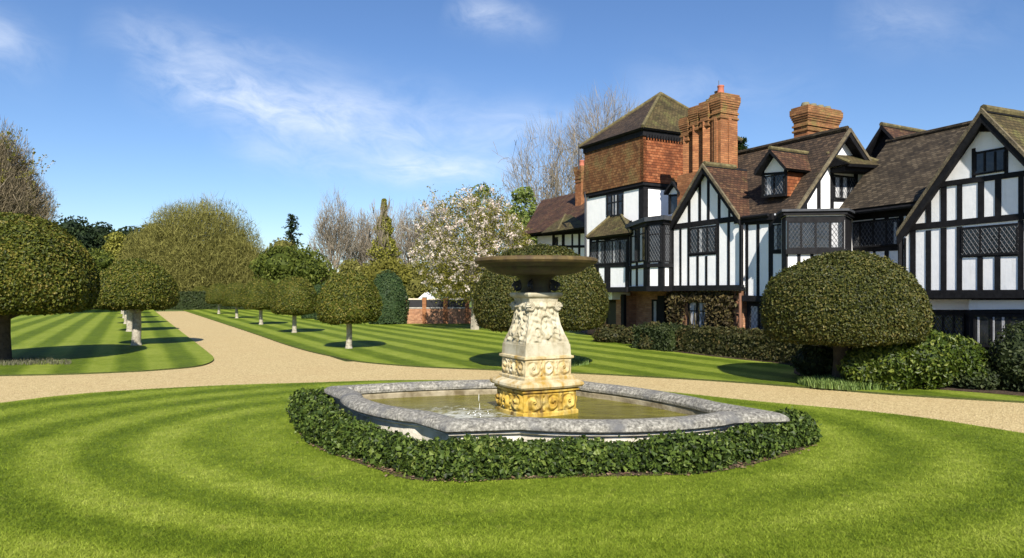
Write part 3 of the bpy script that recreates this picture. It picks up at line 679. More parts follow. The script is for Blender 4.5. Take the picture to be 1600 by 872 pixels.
P4 = topiary_proto('', 2.42, 1.5, 4.35, .22, 70000, .048, .03, 'topiarybr', grpC, .9, 'darkbark')
place(P4, gp(4, 567), (1, 1, 1), 4, 'largest domed topiary tree cut off by the left edge of the photo')

# ------------------------------------------------------------------ shrubs and hedges
def ell(mb, c, r, N, L, Wd, mat=0, flat=.5, lump=.08, core=.9):
    c, r = np.array(c, float), np.array(r, float)
    k1, k2 = 14, 8; th = np.arange(k1)*2*np.pi/k1; v = []
    for j in range(k2+1):
        ph = -np.pi/2+np.pi*j/k2; v += [[c[0]+r[0]*core*math.cos(ph)*math.cos(q), c[1]+r[1]*core*math.cos(ph)*math.sin(q), c[2]+r[2]*core*math.sin(ph)] for q in th]
    mb.add(v, [[j*k1+i, j*k1+(i+1) % k1, (j+1)*k1+(i+1) % k1, (j+1)*k1+i] for j in range(k2) for i in range(k1)], mat, np.full(k1*k2, .15))
    d = rng.normal(size=(N, 3)); d /= np.linalg.norm(d, axis=1, keepdims=True)
    ln = 1+lump*(np.sin(d[:, 0]*5+c[0])+np.sin(d[:, 1]*6+c[1]*2)+np.sin(d[:, 2]*7+1))*.5+.05*rng.normal(size=N)
    P = c+d*r*ln[:, None]; P[:, 2] = np.maximum(P[:, 2], .04)
    nn = d/r; nn /= np.linalg.norm(nn, axis=1, keepdims=True)
    mb.leaves(P, nn, L, Wd, mat, flat, droop=.3)
def shrub(name, label, cat, blobs, N, L, Wd, mat, core=.9, group=None, stem=True):
    mb = MB(); vol = [b[1][0]*b[1][2]+b[1][0]*b[1][1] for b in blobs]; tot = sum(vol)
    for (c, r), v_ in zip(blobs, vol): ell(mb, c, r, int(N*v_/tot), L, Wd, 0, core=core)
    return tag(mb.build(name, mat), label, cat, group)
def bl(u, v, D, w, h, dep=None):     # ellipsoid centred at a pixel, sizes in photo pixels at depth D
    s_ = D/F; return (at(u, v, D), (w*s_/2, (dep or w*.8)*s_/2, h*s_/2))
shrub('laurel_shrub', 'light green glossy spreading shrub under the domed topiary by the house', 'shrub',
      [bl(1385, 566, 15.2, 110, 84), bl(1440, 560, 15.2, 120, 88), bl(1490, 563, 15.2, 90, 74), bl(1350, 577, 15.1, 70, 54)], 12000, .05, .024, 'laurel')
shrub('clipped_bush', 'dark green rounded bush cut off by the right edge of the photo', 'bush', [bl(1612, 562, 14.6, 110, 115), bl(1640, 580, 14.4, 120, 90)], 5000, .045, .03, 'darkhedge')
shrub('low_shrub', 'low very dark shrub between the light green shrub and the right edge bush', 'shrub', [bl(1535, 590, 15.2, 130, 55), bl(1480, 596, 15.4, 70, 40)], 3500, .045, .03, 'darkhedge')
shrub('small_plant', 'small yellow green leafy plant in front of the low dark shrub', 'plant', [bl(1523, 583, 14.75, 34, 20)], 220, .06, .035, 'laurel', core=.6)
shrub('low_shrub', 'dark rounded shrub in the shade under the domed topiary tree', 'shrub', [bl(1282, 565, 17.2, 80, 60), bl(1320, 575, 16.9, 70, 50)], 2600, .045, .03, 'darkhedge')
# hedge along the wall
mb = MB()
def hedge_run(mb, c0, c1, t0, t1, h, N, L, Wd, mat=0, rnd_top=.12):
    o = ctz(c0+.06, t0, 0); ax = ctz(c1-c0-.12, 0, 0); ay = ctz(0, t1-t0, 0)
    mb.box(o, ax, ay, [0, 0, h*.95], mat)
    w = c1-c0; l = t1-t0; ar = [w*l, l*h, l*h, w*h, w*h]; tot = sum(ar)
    for kf, a_ in enumerate(ar):
        q = int(N*a_/tot); f, e = rng.random(q), rng.random(q)
        if kf == 0: C_, T_, Z_, nn = c0+w*f, t0+l*e, np.full(q, h), np.array([0, 0, 1.])
        elif kf < 3: C_, T_, Z_ = np.full(q, c0 if kf == 1 else c1), t0+l*f, h*e; nn = ctz(-1 if kf == 1 else 1, 0, 0)
        else: C_, T_, Z_ = c0+w*f, np.full(q, t0 if kf == 3 else t1), h*e; nn = ctz(0, -1 if kf == 3 else 1, 0)
        P = np.stack([mm[0]*C_+tt[0]*T_, mm[1]*C_+tt[1]*T_, Z_], 1)+.05*rng.normal(size=(q, 3))
        P += nn*(.07*np.sin(P[:, 0]*3+P[:, 2]*4+P[:, 1]*2))[:, None]; P[:, 2] = np.maximum(P[:, 2], .05)
        mb.leaves(P, np.tile(nn, (q, 1)), L, Wd, mat, .5)
hedge_run(mb, 16.55, 17.6, 12.6, 18.6, .78, 9000, .05, .03)
tag(mb.build('clipped_hedge', 'redhedge'), 'low clipped dark hedge with reddish tips along the foot of the timber house', 'hedge')
mb = MB(); hedge_run(mb, 16.3, 17.3, 18.7, 20.7, .8, 4000, .05, .03)
tag(mb.build('clipped_hedge', 'darkhedge'), 'dark green hedge below the creeper covered window of the house', 'hedge')
shrub('bronze_shrub', 'bronze brown low shrub in front of the black doorway of the house', 'shrub', [bl(958, 525, 29, 60, 32), bl(990, 527, 28, 40, 30)], 1800, .06, .035, 'redhedge', core=.8)
shrub('bronze_shrub', 'reddish brown loose shrub beside the sunlit brick patch of the house', 'shrub', [bl(1022, 530, 25.5, 34, 50), bl(1012, 540, 25.2, 26, 24)], 1200, .06, .035, 'redhedge', core=.7)
for i, (u, v, w, lb) in enumerate([(1000, 541, 22, 'pale flat edging stone nearest the bronze shrubs'), (1028, 547, 26, 'long pale edging stone at the lawn edge below the house'), (975, 535, 30, 'thin pale edging stone farthest along the bed')]):
    p = gp(u, v); s_ = p[1]/F; mb = MB(); hw = w*s_/2
    pts = [p+[hw*math.cos(q)*(.9+.2*rng.random()), .16*math.sin(q), 0] for q in np.arange(8)*math.pi/4]
    mb.ext(pts, [0, 0, .12])
    tag(mb.build('edging_stone', 'slab'), lb, 'stone', 'edging stones along the planting bed')
# spring bulbs foliage
def tufts(name, poly, N, h, w, mat, label, cat):
    mb = MB(); P = []
    lo, hi = poly.min(0), poly.max(0)
    while len(P) < N:
        q = lo+(hi-lo)*rng.random(2); ins = False
        for i in range(len(poly)):
            x0, y0 = poly[i]; x1, y1 = poly[(i+1) % len(poly)]
            if (y0 > q[1]) != (y1 > q[1]) and q[0] < (x1-x0)*(q[1]-y0)/(y1-y0)+x0: ins = not ins
        if ins: P.append([q[0], q[1], .04])
    P = np.array(P); th = rng.random(N)*2*np.pi; d = np.stack([np.cos(th), np.sin(th), 0*th], 1)
    hh = h*(.6+.7*rng.random(N)); ln = (.25+.5*rng.random(N))*hh
    mid = P+d*(ln*.35)[:, None]; mid[:, 2] += hh*.65; tip = P+d*ln[:, None]; tip[:, 2] += hh
    a = np.stack([-np.sin(th), np.cos(th), 0*th], 1)*w
    v = np.stack([P-a, P+a, mid+a*.8, mid-a*.8, tip], 1).reshape(-1, 3); b5 = np.arange(N)*5
    r_ = rng.random(N)
    mb.add(v, np.stack([b5, b5+1, b5+2, b5+3], 1), 0, r_)
    mb.Fc.append((np.stack([b5+3, b5+2, b5+4], 1), 0, r_))
    return tag(mb.build(name, mat), label, cat)
pp = np.array([gp(*q)[:2] for q in [(1245, 603), (1290, 600), (1340, 600), (1395, 604), (1402, 612), (1330, 613), (1270, 609)]])
tufts('bulb_leaves', pp, 3000, .17, .008, 'bulb', 'patch of fresh blue green bulb leaves at the lawn edge below the domed topiary', 'plants')
pp = np.array([gp(*q)[:2] for q in [(-80, 568), (0, 565), (60, 564), (112, 568), (110, 572), (40, 573), (-80, 575)]])
tufts('young_plants', pp, 1500, .10, .008, 'shoot', 'row of small greyish sprouting plants at the edge of the left lawn', 'plants')
pp = np.array([gp(*q)[:2] for q in [(895, 567), (912, 566), (920, 572), (892, 576)]])
tufts('young_plants', pp, 420, .13, .012, 'bulb', 'small tuft of green leaves on bare soil just right of the pedestal', 'plants')

# ------------------------------------------------------------------ background trees
def branches(h, r, spread, levels, kids, wob=.18, up=.25, start=.3, seed=0, ratio=.7, first=5):
    R = random.Random(seed); seg = []
    def grow(p, d, L, r, lv):
        n_ = 3 if lv > 1 else 2
        for i in range(n_):
            d = (d+Vector((R.gauss(0, wob), R.gauss(0, wob), R.gauss(0, wob)+up*.2))).normalized()
            q = p+d*(L/n_); r2 = r*(.86 if lv else .8)
            seg.append((p, q, r, r2, lv)); p, r = q, r2
            if lv and i < n_-1 and R.random() < .75: kid(p, d, L, r, lv)
        if lv:
            for j in range(kids): kid(p, d, L, r, lv)
    def kid(p, d, L, r, lv):
        s = Vector((R.gauss(0, 1), R.gauss(0, 1), R.gauss(0, 1))); s = (s-s.dot(d)*d).normalized()
        dd = (d+s*spread*(.6+.7*R.random())+Vector((0, 0, up))).normalized()
        grow(p, dd, L*ratio*(.75+.5*R.random()), r*.6, lv-1)
    p = Vector((0, 0, -.1)); d = Vector((0, 0, 1)); nt = 5; L = h*.5
    for i in range(nt):
        d = (d+Vector((R.gauss(0, .05), R.gauss(0, .05), .3))).normalized(); q = p+d*(L/nt); seg.append((p, q, r*(1-.09*i), r*(1-.09*(i+1)), levels+1)); p = q
        if (i+1)/nt > start:
            for j in range(first): kid(p, d, h*.42, r*.75, levels)
    grow(p, d, h*.3, r*.5, levels)
    return seg
def bt_mesh(name, seg, mat, tmin, parent, part=None):
    P0 = np.array([s[0] for s in seg]); P1 = np.array([s[1] for s in seg]); R0 = np.maximum([s[2] for s in seg], tmin); R1 = np.maximum([s[3] for s in seg], tmin*.8); lv = np.array([s[4] for s in seg])
    mb = MB(); b = lv >= 2
    if b.any(): mb.tubes(P0[b], P1[b], R0[b], R1[b], 6)
    if (~b).any(): mb.tubes(P0[~b], P1[~b], R0[~b], R1[~b], 3)
    return mb.build(name, mat, parent)
def norm_seg(seg, h, w):
    P = np.array([s[1] for s in seg]); zh = P[:, 2].max(); rw = np.percentile(np.hypot(P[:, 0], P[:, 1]), 97)
    kz, kw = h/zh, (w/2)/rw
    return [(Vector((s[0][0]*kw, s[0][1]*kw, s[0][2]*kz)), Vector((s[1][0]*kw, s[1][1]*kw, s[1][2]*kz)), s[2], s[3], s[4]) for s in seg]
def twig_dome(mb, c, R, H, N, L, w, mat=0, inner=.55, zb=.12, rand=.35):
    d = rng.normal(size=(N, 3)); d[:, 2] = np.abs(d[:, 2])*.9-.12*rng.random(N); d /= np.linalg.norm(d, axis=1, keepdims=True)
    s_ = inner+(1-inner)*rng.random(N)**.6
    lob = 1+.07*np.sin(np.arctan2(d[:, 1], d[:, 0])*5+1)+.06*np.sin(d[:, 2]*9)+.05*np.sin(np.arctan2(d[:, 1], d[:, 0])*11)
    P = d*np.array([R, R*.8, H])*(s_*lob)[:, None]; P[:, 2] = np.maximum(P[:, 2], -H*zb)
    dr = d*np.array([.6, .6, .5])+np.array([0, 0, .75])+rand*rng.normal(size=(N, 3)); dr /= np.linalg.norm(dr, axis=1, keepdims=True)
    a = np.cross(dr, rng.normal(size=(N, 3))); a /= np.linalg.norm(a, axis=1, keepdims=True); l = L*(.5+rng.random((N, 1)))
    P = P+np.array(c); v = np.stack([P-dr*l*.5-a*w, P-dr*l*.5+a*w, P+dr*l*.5], 1).reshape(-1, 3)
    mb.add(v, np.arange(3*N).reshape(N, 3), mat, rng.random(N))
def bare_tree(label, u, D, vtop, wpx, seed, mat='twig', tmin=.026, levels=5, kids=2, spread=.8, group=None, first=3, start=.3, name='bare_tree', leaf=None, rt=None, twigs=1500, dome=.5):
    h = CH-(vtop-HZ)/F*D; w = wpx*D/F
    t = thing(name, label, 'tree', ((u-800)/F*D, D, 0), group=group)
    seg = norm_seg(branches(h, rt or h*.014, spread, levels, kids, seed=seed, first=first, start=start, up=.1), h, w)
    bt_mesh('trunk', [s for s in seg if s[4] >= levels], mat, tmin, t)
    o = bt_mesh('crown', [s for s in seg if s[4] < levels], mat, tmin, t)
    mb = MB(); twig_dome(mb, (0, 0, h*dome), w*.48, h*(.97-dome), int(twigs), h*.085, max(.012, D*.00022), inner=.45, zb=.35, rand=.3); mb.build('twigs', 'twigfine', t)
    if leaf:
        tips = np.array([s[1] for s in seg if s[4] <= 1]); n_, L_, W_, lm, z0 = leaf
        tips = tips[tips[:, 2] > z0*h]
        P = tips[rng.integers(0, len(tips), n_)]+.25*rng.normal(size=(n_, 3))*L_*4
        mb = MB(); mb.leaves(P, np.tile([0, 0, 1.], (n_, 1)), L_, W_, 0, .2); mb.build('foliage', lm, t)
    return t
grpB = 'bare winter trees on the skyline'
bare_tree('tall grey leafless tree rising left of the ivy clad tree', 522, 92, 294, 78, 1, group=grpB, start=.2, first=3)
bare_tree('grey leafless tree just left of the ivy clad tree', 556, 98, 322, 62, 22, group=grpB, start=.2)
bare_tree('grey leafless tree just right of the ivy clad tree', 640, 96, 310, 76, 3, group=grpB, start=.2)
bare_tree('thin grey leafless tree behind the left side of the blossom tree', 686, 98, 303, 70, 4, group=grpB, start=.2)
bare_tree('pale leafless tree crossed by the ivy clad tree', 596, 100, 325, 60, 14, group=grpB, start=.15, mat='palebark')
bare_tree('wide spreading leafless tree behind the brick tower of the house', 948, 70, 131, 165, 5, tmin=.02, levels=5, kids=2, spread=.75, group=grpB, first=4, start=.45, twigs=2000, dome=.7)
bare_tree('lower leafless tree left of the brick tower beside the blossom tree', 858, 66, 175, 150, 6, tmin=.018, levels=5, kids=2, spread=.75, group=grpB, first=4, start=.35, twigs=1300, dome=.62)
bare_tree('twiggy leafless tree poking above the wide olive tree', 322, 118, 303, 120, 7, group=grpB, start=.3, tmin=.028)
bare_tree('leafless tree whose top shows left above the wide olive tree', 268, 118, 318, 70, 9, group=grpB, start=.3, tmin=.028)
bt = bare_tree('tall brown budding tree cut off by the left edge of the photo', -46, 60, 182, 225, 11, mat='palebark', tmin=.022, levels=4, kids=2, first=4, start=.12, leaf=(16000, .1, .06, 'budleaf', .1), name='budding_tree')
BUD = bt
# ivy clad tree
D = 80; x0 = (600-800)/F*D
t = thing('ivy_clad_tree', 'slender tree with trunk wrapped in yellow green ivy', 'tree', (x0, D, 0))
seg = norm_seg(branches(12.9, .22, .5, 4, 2, seed=31, first=2, start=.2), 12.9, 5.2)
bt_mesh('trunk', [s for s in seg if s[4] >= 4], 'palebark', .03, t); bt_mesh('crown', [s for s in seg if s[4] < 4], 'twig', .022, t)
mb = MB(); N = 9000; z = 12.6*rng.random(N)**.85; th = rng.random(N)*6.28; r = (.75+.75*np.sin(z*.26)**2+.3*np.sin(z*2.1)+.2*np.sin(z*5))*(1-(z/13.2)**3)*np.sqrt(rng.random(N))*1.15+.08
P = np.stack([r*np.cos(th), r*np.sin(th), z], 1); mb.leaves(P, np.stack([np.cos(th), np.sin(th), 0*th], 1), .14, .1, 0, .4); mb.build('ivy', 'yellowgreen', t)
# wide olive twiggy tree
D = 95
t = thing('olive_tree', 'wide domed olive brown twiggy tree behind the end of the gravel path', 'tree', ((312-800)/F*D, D, 0))
mb = MB(); twig_dome(mb, (0, 0, 3.0), 9.3, 10.6, 46000, .75, .035, rand=.8); twig_dome(mb, (-5.2, -1, 2.5), 5.8, 8.2, 24000, .7, .035, rand=.8); twig_dome(mb, (5.2, -2, 2), 5.4, 7.4, 24000, .7, .035, rand=.8); twig_dome(mb, (0, -4, 2), 6.2, 6.6, 16000, .7, .035, rand=.8); twig_dome(mb, (0, 0, 3.2), 9.4, 10.8, 5000, 1.6, .025, inner=.8); mb.build('crown', 'olive', t)
seg = norm_seg(branches(13, .4, .8, 3, 2, seed=41, first=5, start=.05), 13, 17); bt_mesh('trunk', [q for q in seg if q[4] >= 2], 'twig', .05, t)
# budding crown of the left edge tree
mb = MB(); twig_dome(mb, (0, 0, 8.0), 6.0, 8.4, 52000, .8, .024, inner=.35); mb.build('twigs', 'bud', BUD)
# leafy trees and masses
def leafy(name, label, u, D, vtop, vbot, wpx, N, L, Wd, mat, seed, nb=9, group=None, dep=.7, trunk='darkbark', core=.72):
    R_ = random.Random(seed); s_ = D/F; w = wpx*s_; zt = CH-(vtop-HZ)*s_; zb = max(CH-(vbot-HZ)*s_, .2)
    t = thing(name, label, 'tree' if 'tree' in name or 'conifer' in name else 'shrub', ((u-800)*s_, D, 0), group=group)
    mb = MB(); H = zt-zb; blobs = [((0, 0, zb+H*.45), (w*.34, w*.34*dep, H*.45))]
    for i in range(nb):
        q = R_.random()*6.28; f = .25+.75*R_.random(); z = zb+H*(.18+.62*R_.random()); rr = w*.5*math.sqrt(max(.05, 1-((z-zb)/H-.25)**2*1.35))-w*.16
        r_ = w*(.15+.08*R_.random()); blobs.append(((rr*f*math.cos(q), rr*f*math.sin(q)*dep, min(z, zt-r_*.75)), (r_, r_*.9, r_*.75)))
    r_ = w*.2; blobs.append(((0, 0, zt-r_*.7), (r_, r_, r_*.7)))
    tot = sum(b[1][0]*b[1][2] for b in blobs)
    for c, r in blobs: ell(mb, c, r, int(N*r[0]*r[2]/tot), L, Wd, 0, .35, .18, core)
    mb.build('crown', mat, t)
    mb = MB(); tr = max(.06, w*.03); mb.tubes([[0, 0, -.1]], [[0, 0, zb+H*.5]], tr, tr*.6, 8)
    for i in range(4):
        q = i*1.6; mb.tubes([[0, 0, zb+.1]], [[w*.25*math.cos(q), w*.25*math.sin(q)*dep, zb+H*.45]], tr*.6, tr*.3, 6)
    mb.build('trunk', trunk, t)
    return t
gF = 'dark evergreen trees behind the left lawn'
for i, (u, vt, w, D, lb) in enumerate([(60, 352, 90, 118, 'dark evergreen tree partly hidden by the largest topiary crown'), (110, 341, 80, 122, 'dark evergreen tree showing just right of the largest topiary crown'), (155, 349, 70, 126, 'middle dark evergreen tree in the group behind the left lawn'),
                                   (198, 356, 62, 124, 'dark evergreen tree behind the yellow green bush'), (232, 352, 60, 128, 'dark evergreen tree touching the wide olive tree')]):
    leafy('evergreen_tree', lb, u, D, vt, 470, w*1.45, 5200, .3, .18, 'forest', i+3, group=gF)
leafy('yellow_green_tree', 'yellow green bushy tree left of the wide olive tree above the mushroom topiary', 180, 96, 364, 470, 66, 4200, .18, .12, 'yellowgreen', 21)
leafy('green_shrub', 'mid green shrub between the largest topiary and the mushroom topiary', 146, 84, 390, 478, 100, 5000, .18, .11, 'rhodo', 22)
leafy('green_shrub', 'dark green shrub low at the far end of the left lawn', 100, 86, 420, 484, 110, 3000, .18, .11, 'forest', 23)
leafy('rhododendron', 'broad rounded green shrub behind the row of small topiary trees', 465, 74, 386, 480, 150, 7500, .2, .1, 'rhodo', 24, nb=14)
leafy('olive_shrub', 'olive green scrub below the dark conifer', 440, 92, 372, 440, 80, 2600, .2, .08, 'olive', 25)
leafy('olive_shrub', 'olive green scrub below the ivy clad tree', 605, 62, 402, 470, 90, 3600, .14, .07, 'budleaf', 26)
leafy('olive_shrub', 'pale olive scrub between the leafless trees and the round topiary', 548, 66, 405, 470, 60, 2600, .14, .07, 'olive', 27)
for i, (u, vt, w, D, mt, lb) in enumerate([(500, 415, 90, 84, 'olive', 'olive scrub between the broad green shrub and the round topiary'), (575, 412, 80, 78, 'budleaf', 'tawny scrub at the foot of the ivy clad tree'), (648, 410, 80, 76, 'olive', 'olive scrub between the ivy clad tree and the blossom tree'), (705, 405, 90, 80, 'budleaf', 'tawny scrub behind the garden wall and blossom tree'), (775, 400, 90, 78, 'olive', 'olive scrub hidden behind the right part of the blossom tree')]):
    leafy('olive_shrub', lb, u, D, vt, 478, w, 3000, .2, .09, mt, 60+i)
leafy('yellow_green_tree', 'fresh green tree top right of the blossom tree by the house roof', 818, 56, 294, 400, 76, 4200, .13, .09, 'spring', 28, core=.5)
leafy('yellow_green_tree', 'fresh green tree top showing behind the crown of the blossom tree', 752, 60, 288, 420, 64, 3200, .12, .08, 'spring', 29, core=.4)
leafy('green_shrub', 'olive green bush under the right side of the blossom tree', 785, 42, 440, 512, 80, 2600, .1, .06, 'rhodo', 33)
def conifer(label, u, D, vtop, wpx, seed):
    s_ = D/F; h = CH-(vtop-HZ)*s_; w = wpx*s_; R_ = random.Random(seed)
    t = thing('conifer', label, 'tree', ((u-800)*s_, D, 0)); mb = MB(); mb.tubes([[0, 0, -.1]], [[0, 0, h*.97]], w*.05, .04, 8); mb.build('trunk', 'darkbark', t)
    mb = MB(); PP = []; NN = []
    for i in range(60):
        f = i/60; z = h*(.2+.8*f); q = R_.random()*6.28; L = w*.5*(1-f)**.7*(.6+.6*R_.random())+.15
        for j in range(26):
            e = R_.random(); PP.append([L*e*math.cos(q)+R_.gauss(0, .18), L*e*math.sin(q)+R_.gauss(0, .18), z-L*e*.25+R_.gauss(0, .12)]); NN.append([0, 0, 1])
    mb.leaves(np.array(PP), np.array(NN, float), .32, .1, 0, .5); mb.build('crown', 'forest', t)
conifer('small dark pointed conifer rising behind the olive scrub', 455, 106, 334, 74, 3)
conifer('dark conifer tip behind the tall brick chimney', 1158, 60, 216, 34, 4)
# clipped hedges of the background
def prof_hedge(name, label, u, v, vtop, wpx, mat, N, tuck=.97, dep=1.0, cat='hedge', L=.07):
    p = gp(u, v); s_ = p[1]/F; H = (v-vtop)*s_; R = wpx*s_/2; t = MB()
    pr = dome_profile(R, H, tuck, .3); pr[:, 1] += .02
    shell(t, pr, N, L, L*.62, 0, .06)
    o = tag(t.build(name, mat), label, cat); o.location = (p[0], p[1]+R*.8, 0); o.scale = (1, dep, 1); return o
prof_hedge('clipped_bush', 'tall dark green clipped bush left of the brick garden wall', 602, 508, 424, 62, 'conehedge', 5000)
prof_hedge('clipped_bush', 'dark clipped bush peeping behind the round topiary nearest the fountain', 525, 502, 434, 84, 'conehedge', 5000)
prof_hedge('clipped_bush', 'clipped mid green bush between the second and first topiary of the right row', 490, 499, 446, 50, 'conehedge', 3000)
mb = MB()
def wall_hedge(mb, p, q, h, th, N, L):
    p, q = np.array(p, float), np.array(q, float); d = q-p; ln = np.linalg.norm(d); d /= ln; nr = np.array([d[1], -d[0]])
    mb.box([p[0], p[1], 0], [d[0]*ln, d[1]*ln, 0], [-nr[0]*th, -nr[1]*th, 0], [0, 0, h*.96])
    a, b = rng.random(N), rng.random(N)*(h+th); top = b > h
    P = p+d*(a*ln)[:, None]-nr*np.where(top, b-h, 0)[:, None]; z = np.where(top, h, b)
    P3 = np.concatenate([P, z[:, None]], 1)+.07*rng.normal(size=(N, 3))
    nn = np.where(top[:, None], [[0, 0, 1.]], [[nr[0], nr[1], .1]]); mb.leaves(P3, nn, L, L*.6, 0, .45)
a, b = gp(236, 485), gp(500, 492)
wall_hedge(mb, (a[0], a[1]+4), (b[0]+3, b[1]+14), 2.0, 1.2, 7000, .13)
tag(mb.build('boundary_hedge', 'darkhedge'), 'long dark hedge closing the far end of the gravel path', 'hedge')
mb = MB(); wall_hedge(mb, (-78, 92), (-44, 88), 2.3, 1.5, 5000, .16)
tag(mb.build('boundary_hedge', 'darkhedge'), 'long dark hedge behind the far left lawn', 'hedge')

# blossom tree
D = 38.5; s_ = D/F; bx = (742-800)*s_
t = thing('magnolia_tree', 'spreading tree covered in pale pink white blossom in front of the brick wall', 'tree', (bx, D, 0))
seg = norm_seg(branches(7.9, .27, .85, 4, 2, seed=52, first=4, start=.25, up=.12), 7.9, 7.2)
bt_mesh('trunk', [s for s in seg if s[4] >= 3], 'palebark', .04, t); bt_mesh('crown', [s for s in seg if s[4] < 3], 'palebark', .014, t)
tips = np.array([s[1] for s in seg if s[4] <= 1])
d = rng.normal(size=(5200, 3)); d /= np.linalg.norm(d, axis=1, keepdims=True); e = d*(.45+.55*rng.random((5200, 1))**.5)
vol = np.stack([e[:, 0]*3.6, e[:, 1]*3.0, 4.4+e[:, 2]*3.3], 1); vol = vol[(vol[:, 2] > 1.6) & (np.abs(vol[:, 0]) < 3.7*(1.12-np.maximum(vol[:, 2]-3, 0)/6))]
allp = np.vstack([tips[tips[:, 2] > 1.5], vol])
N = 24000; P = allp[rng.integers(0, len(allp), N)]+.14*rng.normal(size=(N, 3)); mb = MB(); mb.leaves(P, rng.normal(size=(N, 3)), .06, .032, 0, .1); mb.build('foliage', 'budleaf', t)
ou = allp[rng.random(len(allp)) < .5]; sc_ = np.hypot(ou[:, 0]/3.6, np.hypot(ou[:, 1]/3, (ou[:, 2]-4.2)/3.5)); ou = ou[(sc_ > .62) & (ou[:, 2] > 2)]
K = 700; cs = ou[rng.integers(0, len(ou), K)]+.1*rng.normal(size=(K, 3)); P = np.repeat(cs, 9, 0)+.075*rng.normal(size=(K*9, 3))
mb = MB(); mb.leaves(P, rng.normal(size=(K*9, 3)), .075, .045, 0, .1); mb.build('blossom', 'petal', t)

# brick garden wall with piers
D0 = 45.5
gw = thing('garden_wall', 'brick garden wall with piers and dark panels beside the blossom tree', 'wall', ((684-800)/F*D0, D0, 0)); gwl = Vector((-(684-800)/F*D0, -D0, 0))
x_ = lambda u: (u-800)/F*D0
z_ = lambda v: CH-(v-HZ)/F*D0
mb = MB(); mb.box([x_(632), D0, 0], [x_(745)-x_(632), 0, 0], [0, .25, 0], [0, 0, z_(482)]); mb.build('wall', 'brick', gw, uv=True, loc=gwl)
mb = MB(); mb.box([x_(632), D0-.04, z_(482)], [x_(745)-x_(632), 0, 0], [0, .33, 0], [0, 0, .07]); mb.build('coping', 'slab', gw, loc=gwl)
for u0, u1 in [(631, 635.5), (660, 666), (692.5, 699), (727, 733)]:
    mb = MB(); mb.box([x_(u0), D0-.07, 0], [x_(u1)-x_(u0), 0, 0], [0, .4, 0], [0, 0, z_(465)]); o = mb.build('pier', 'stackbrick', gw, uv=True, loc=gwl)
    mb = MB(); mb.box([x_(u0)-.04, D0-.11, z_(465)], [x_(u1)-x_(u0)+.08, 0, 0], [0, .48, 0], [0, 0, .07]); mb.build('cap', 'slab', o, loc=(0, 0, 0))
for u0, u1 in [(636, 659.5), (666.5, 692), (699.5, 727)]:
    mb = MB(); mb.box([x_(u0), D0+.1, z_(482)+.075], [x_(u1)-x_(u0), 0, 0], [0, .05, 0], [0, 0, z_(468)-z_(482)-.1]); mb.build('dark_panel', 'black', gw, loc=gwl)
    mb = MB(); mb.box([x_(u0), D0+.06, z_(468)-.02], [x_(u1)-x_(u0), 0, 0], [0, .12, 0], [0, 0, .09]); mb.build('top_rail', 'cream', gw, loc=gwl)
sh = thing('garden_shed', 'small white gabled shed roof peeping over the brick garden wall', 'shed', (x_(650), D0+5, 0))
mb = MB(); mb.box([-.45, 0, 0], [.9, 0, 0], [0, 1.6, 0], [0, 0, 1.6]); mb.build('wall', 'white', sh)
mb = MB(); mb.ext([[-.55, -.1, 1.6], [.55, -.1, 1.6], [0, -.1, 2.08]], [0, 1.8, 0]); mb.build('roof', 'white', sh)

# ------------------------------------------------------------------ house
HS = thing('timber_framed_house', 'large black and white timber framed house with tiled roofs and brick chimneys', 'house', (9, 24, 0)); HL = Vector((-9, -24, 0))
def hb(mb, name, mats, uv=False, parent=None, smooth=False):
    if isinstance(mats, str) and max(f[1] for f in mb.Fc) > 0: mats = [mats, 'timber']
    return mb.build(name, mats, parent or HS, uv=uv, loc=HL if parent is None else (0, 0, 0), smooth=smooth)
class PL:
    # upright wall plane with outward normal n: X*nx + Y*ny = d
    def __init__(s, n_, d): s.n = np.array([n_[0], n_[1], 0.]); s.d = d; s.t = np.array([-s.n[1], s.n[0], 0.])
    def p(s, u, v, off=0):
        k = (u-800)/F; Y = s.d/(s.n[0]*k+s.n[1]); return np.array([k*Y, Y, CH-(v-HZ)/F*Y])+s.n*off
    def poly(s, mb, uvs, o0, o1, mat=0): mb.ext([s.p(u, v, o0) for u, v in uvs], s.n*(o1-o0), mat)
    def rect(s, mb, u0, u1, v0, v1, o0, o1, mat=0):
        a, b = s.p(u0, HZ), s.p(u1, HZ); c = s.p((u0+u1)/2, v0)[2], s.p((u0+u1)/2, v1)[2]
        q = [np.array([a[0], a[1], c[1]]), np.array([b[0], b[1], c[1]]), np.array([b[0], b[1], c[0]]), np.array([a[0], a[1], c[0]])]
        mb.ext([x+s.n*o0 for x in q], s.n*(o1-o0), mat)
    def beam(s, mb, u0, v0, u1, v1, th, o0, o1, mat=0):
        # beam between two pixels (centre line), th px thick at each end
        q = [(u0, v0-th/2), (u1, v1-th/2), (u1, v1+th/2), (u0, v0+th/2)]; s.poly(mb, q, o0, o1, mat)
def plane_c(c, deg): a = math.radians(deg); return PL((-math.cos(a), -math.sin(a)), -c)
def plane_pts(p, q):
    d = np.array(q)-np.array(p); nr = np.array([d[1], -d[0]]); nr = nr/np.linalg.norm(nr)
    if np.dot(nr, p) > 0: nr = -nr
    return PL(nr, float(np.dot(nr, p)))
def XY(u, Y): return np.array([(u-800)/F*Y, Y])
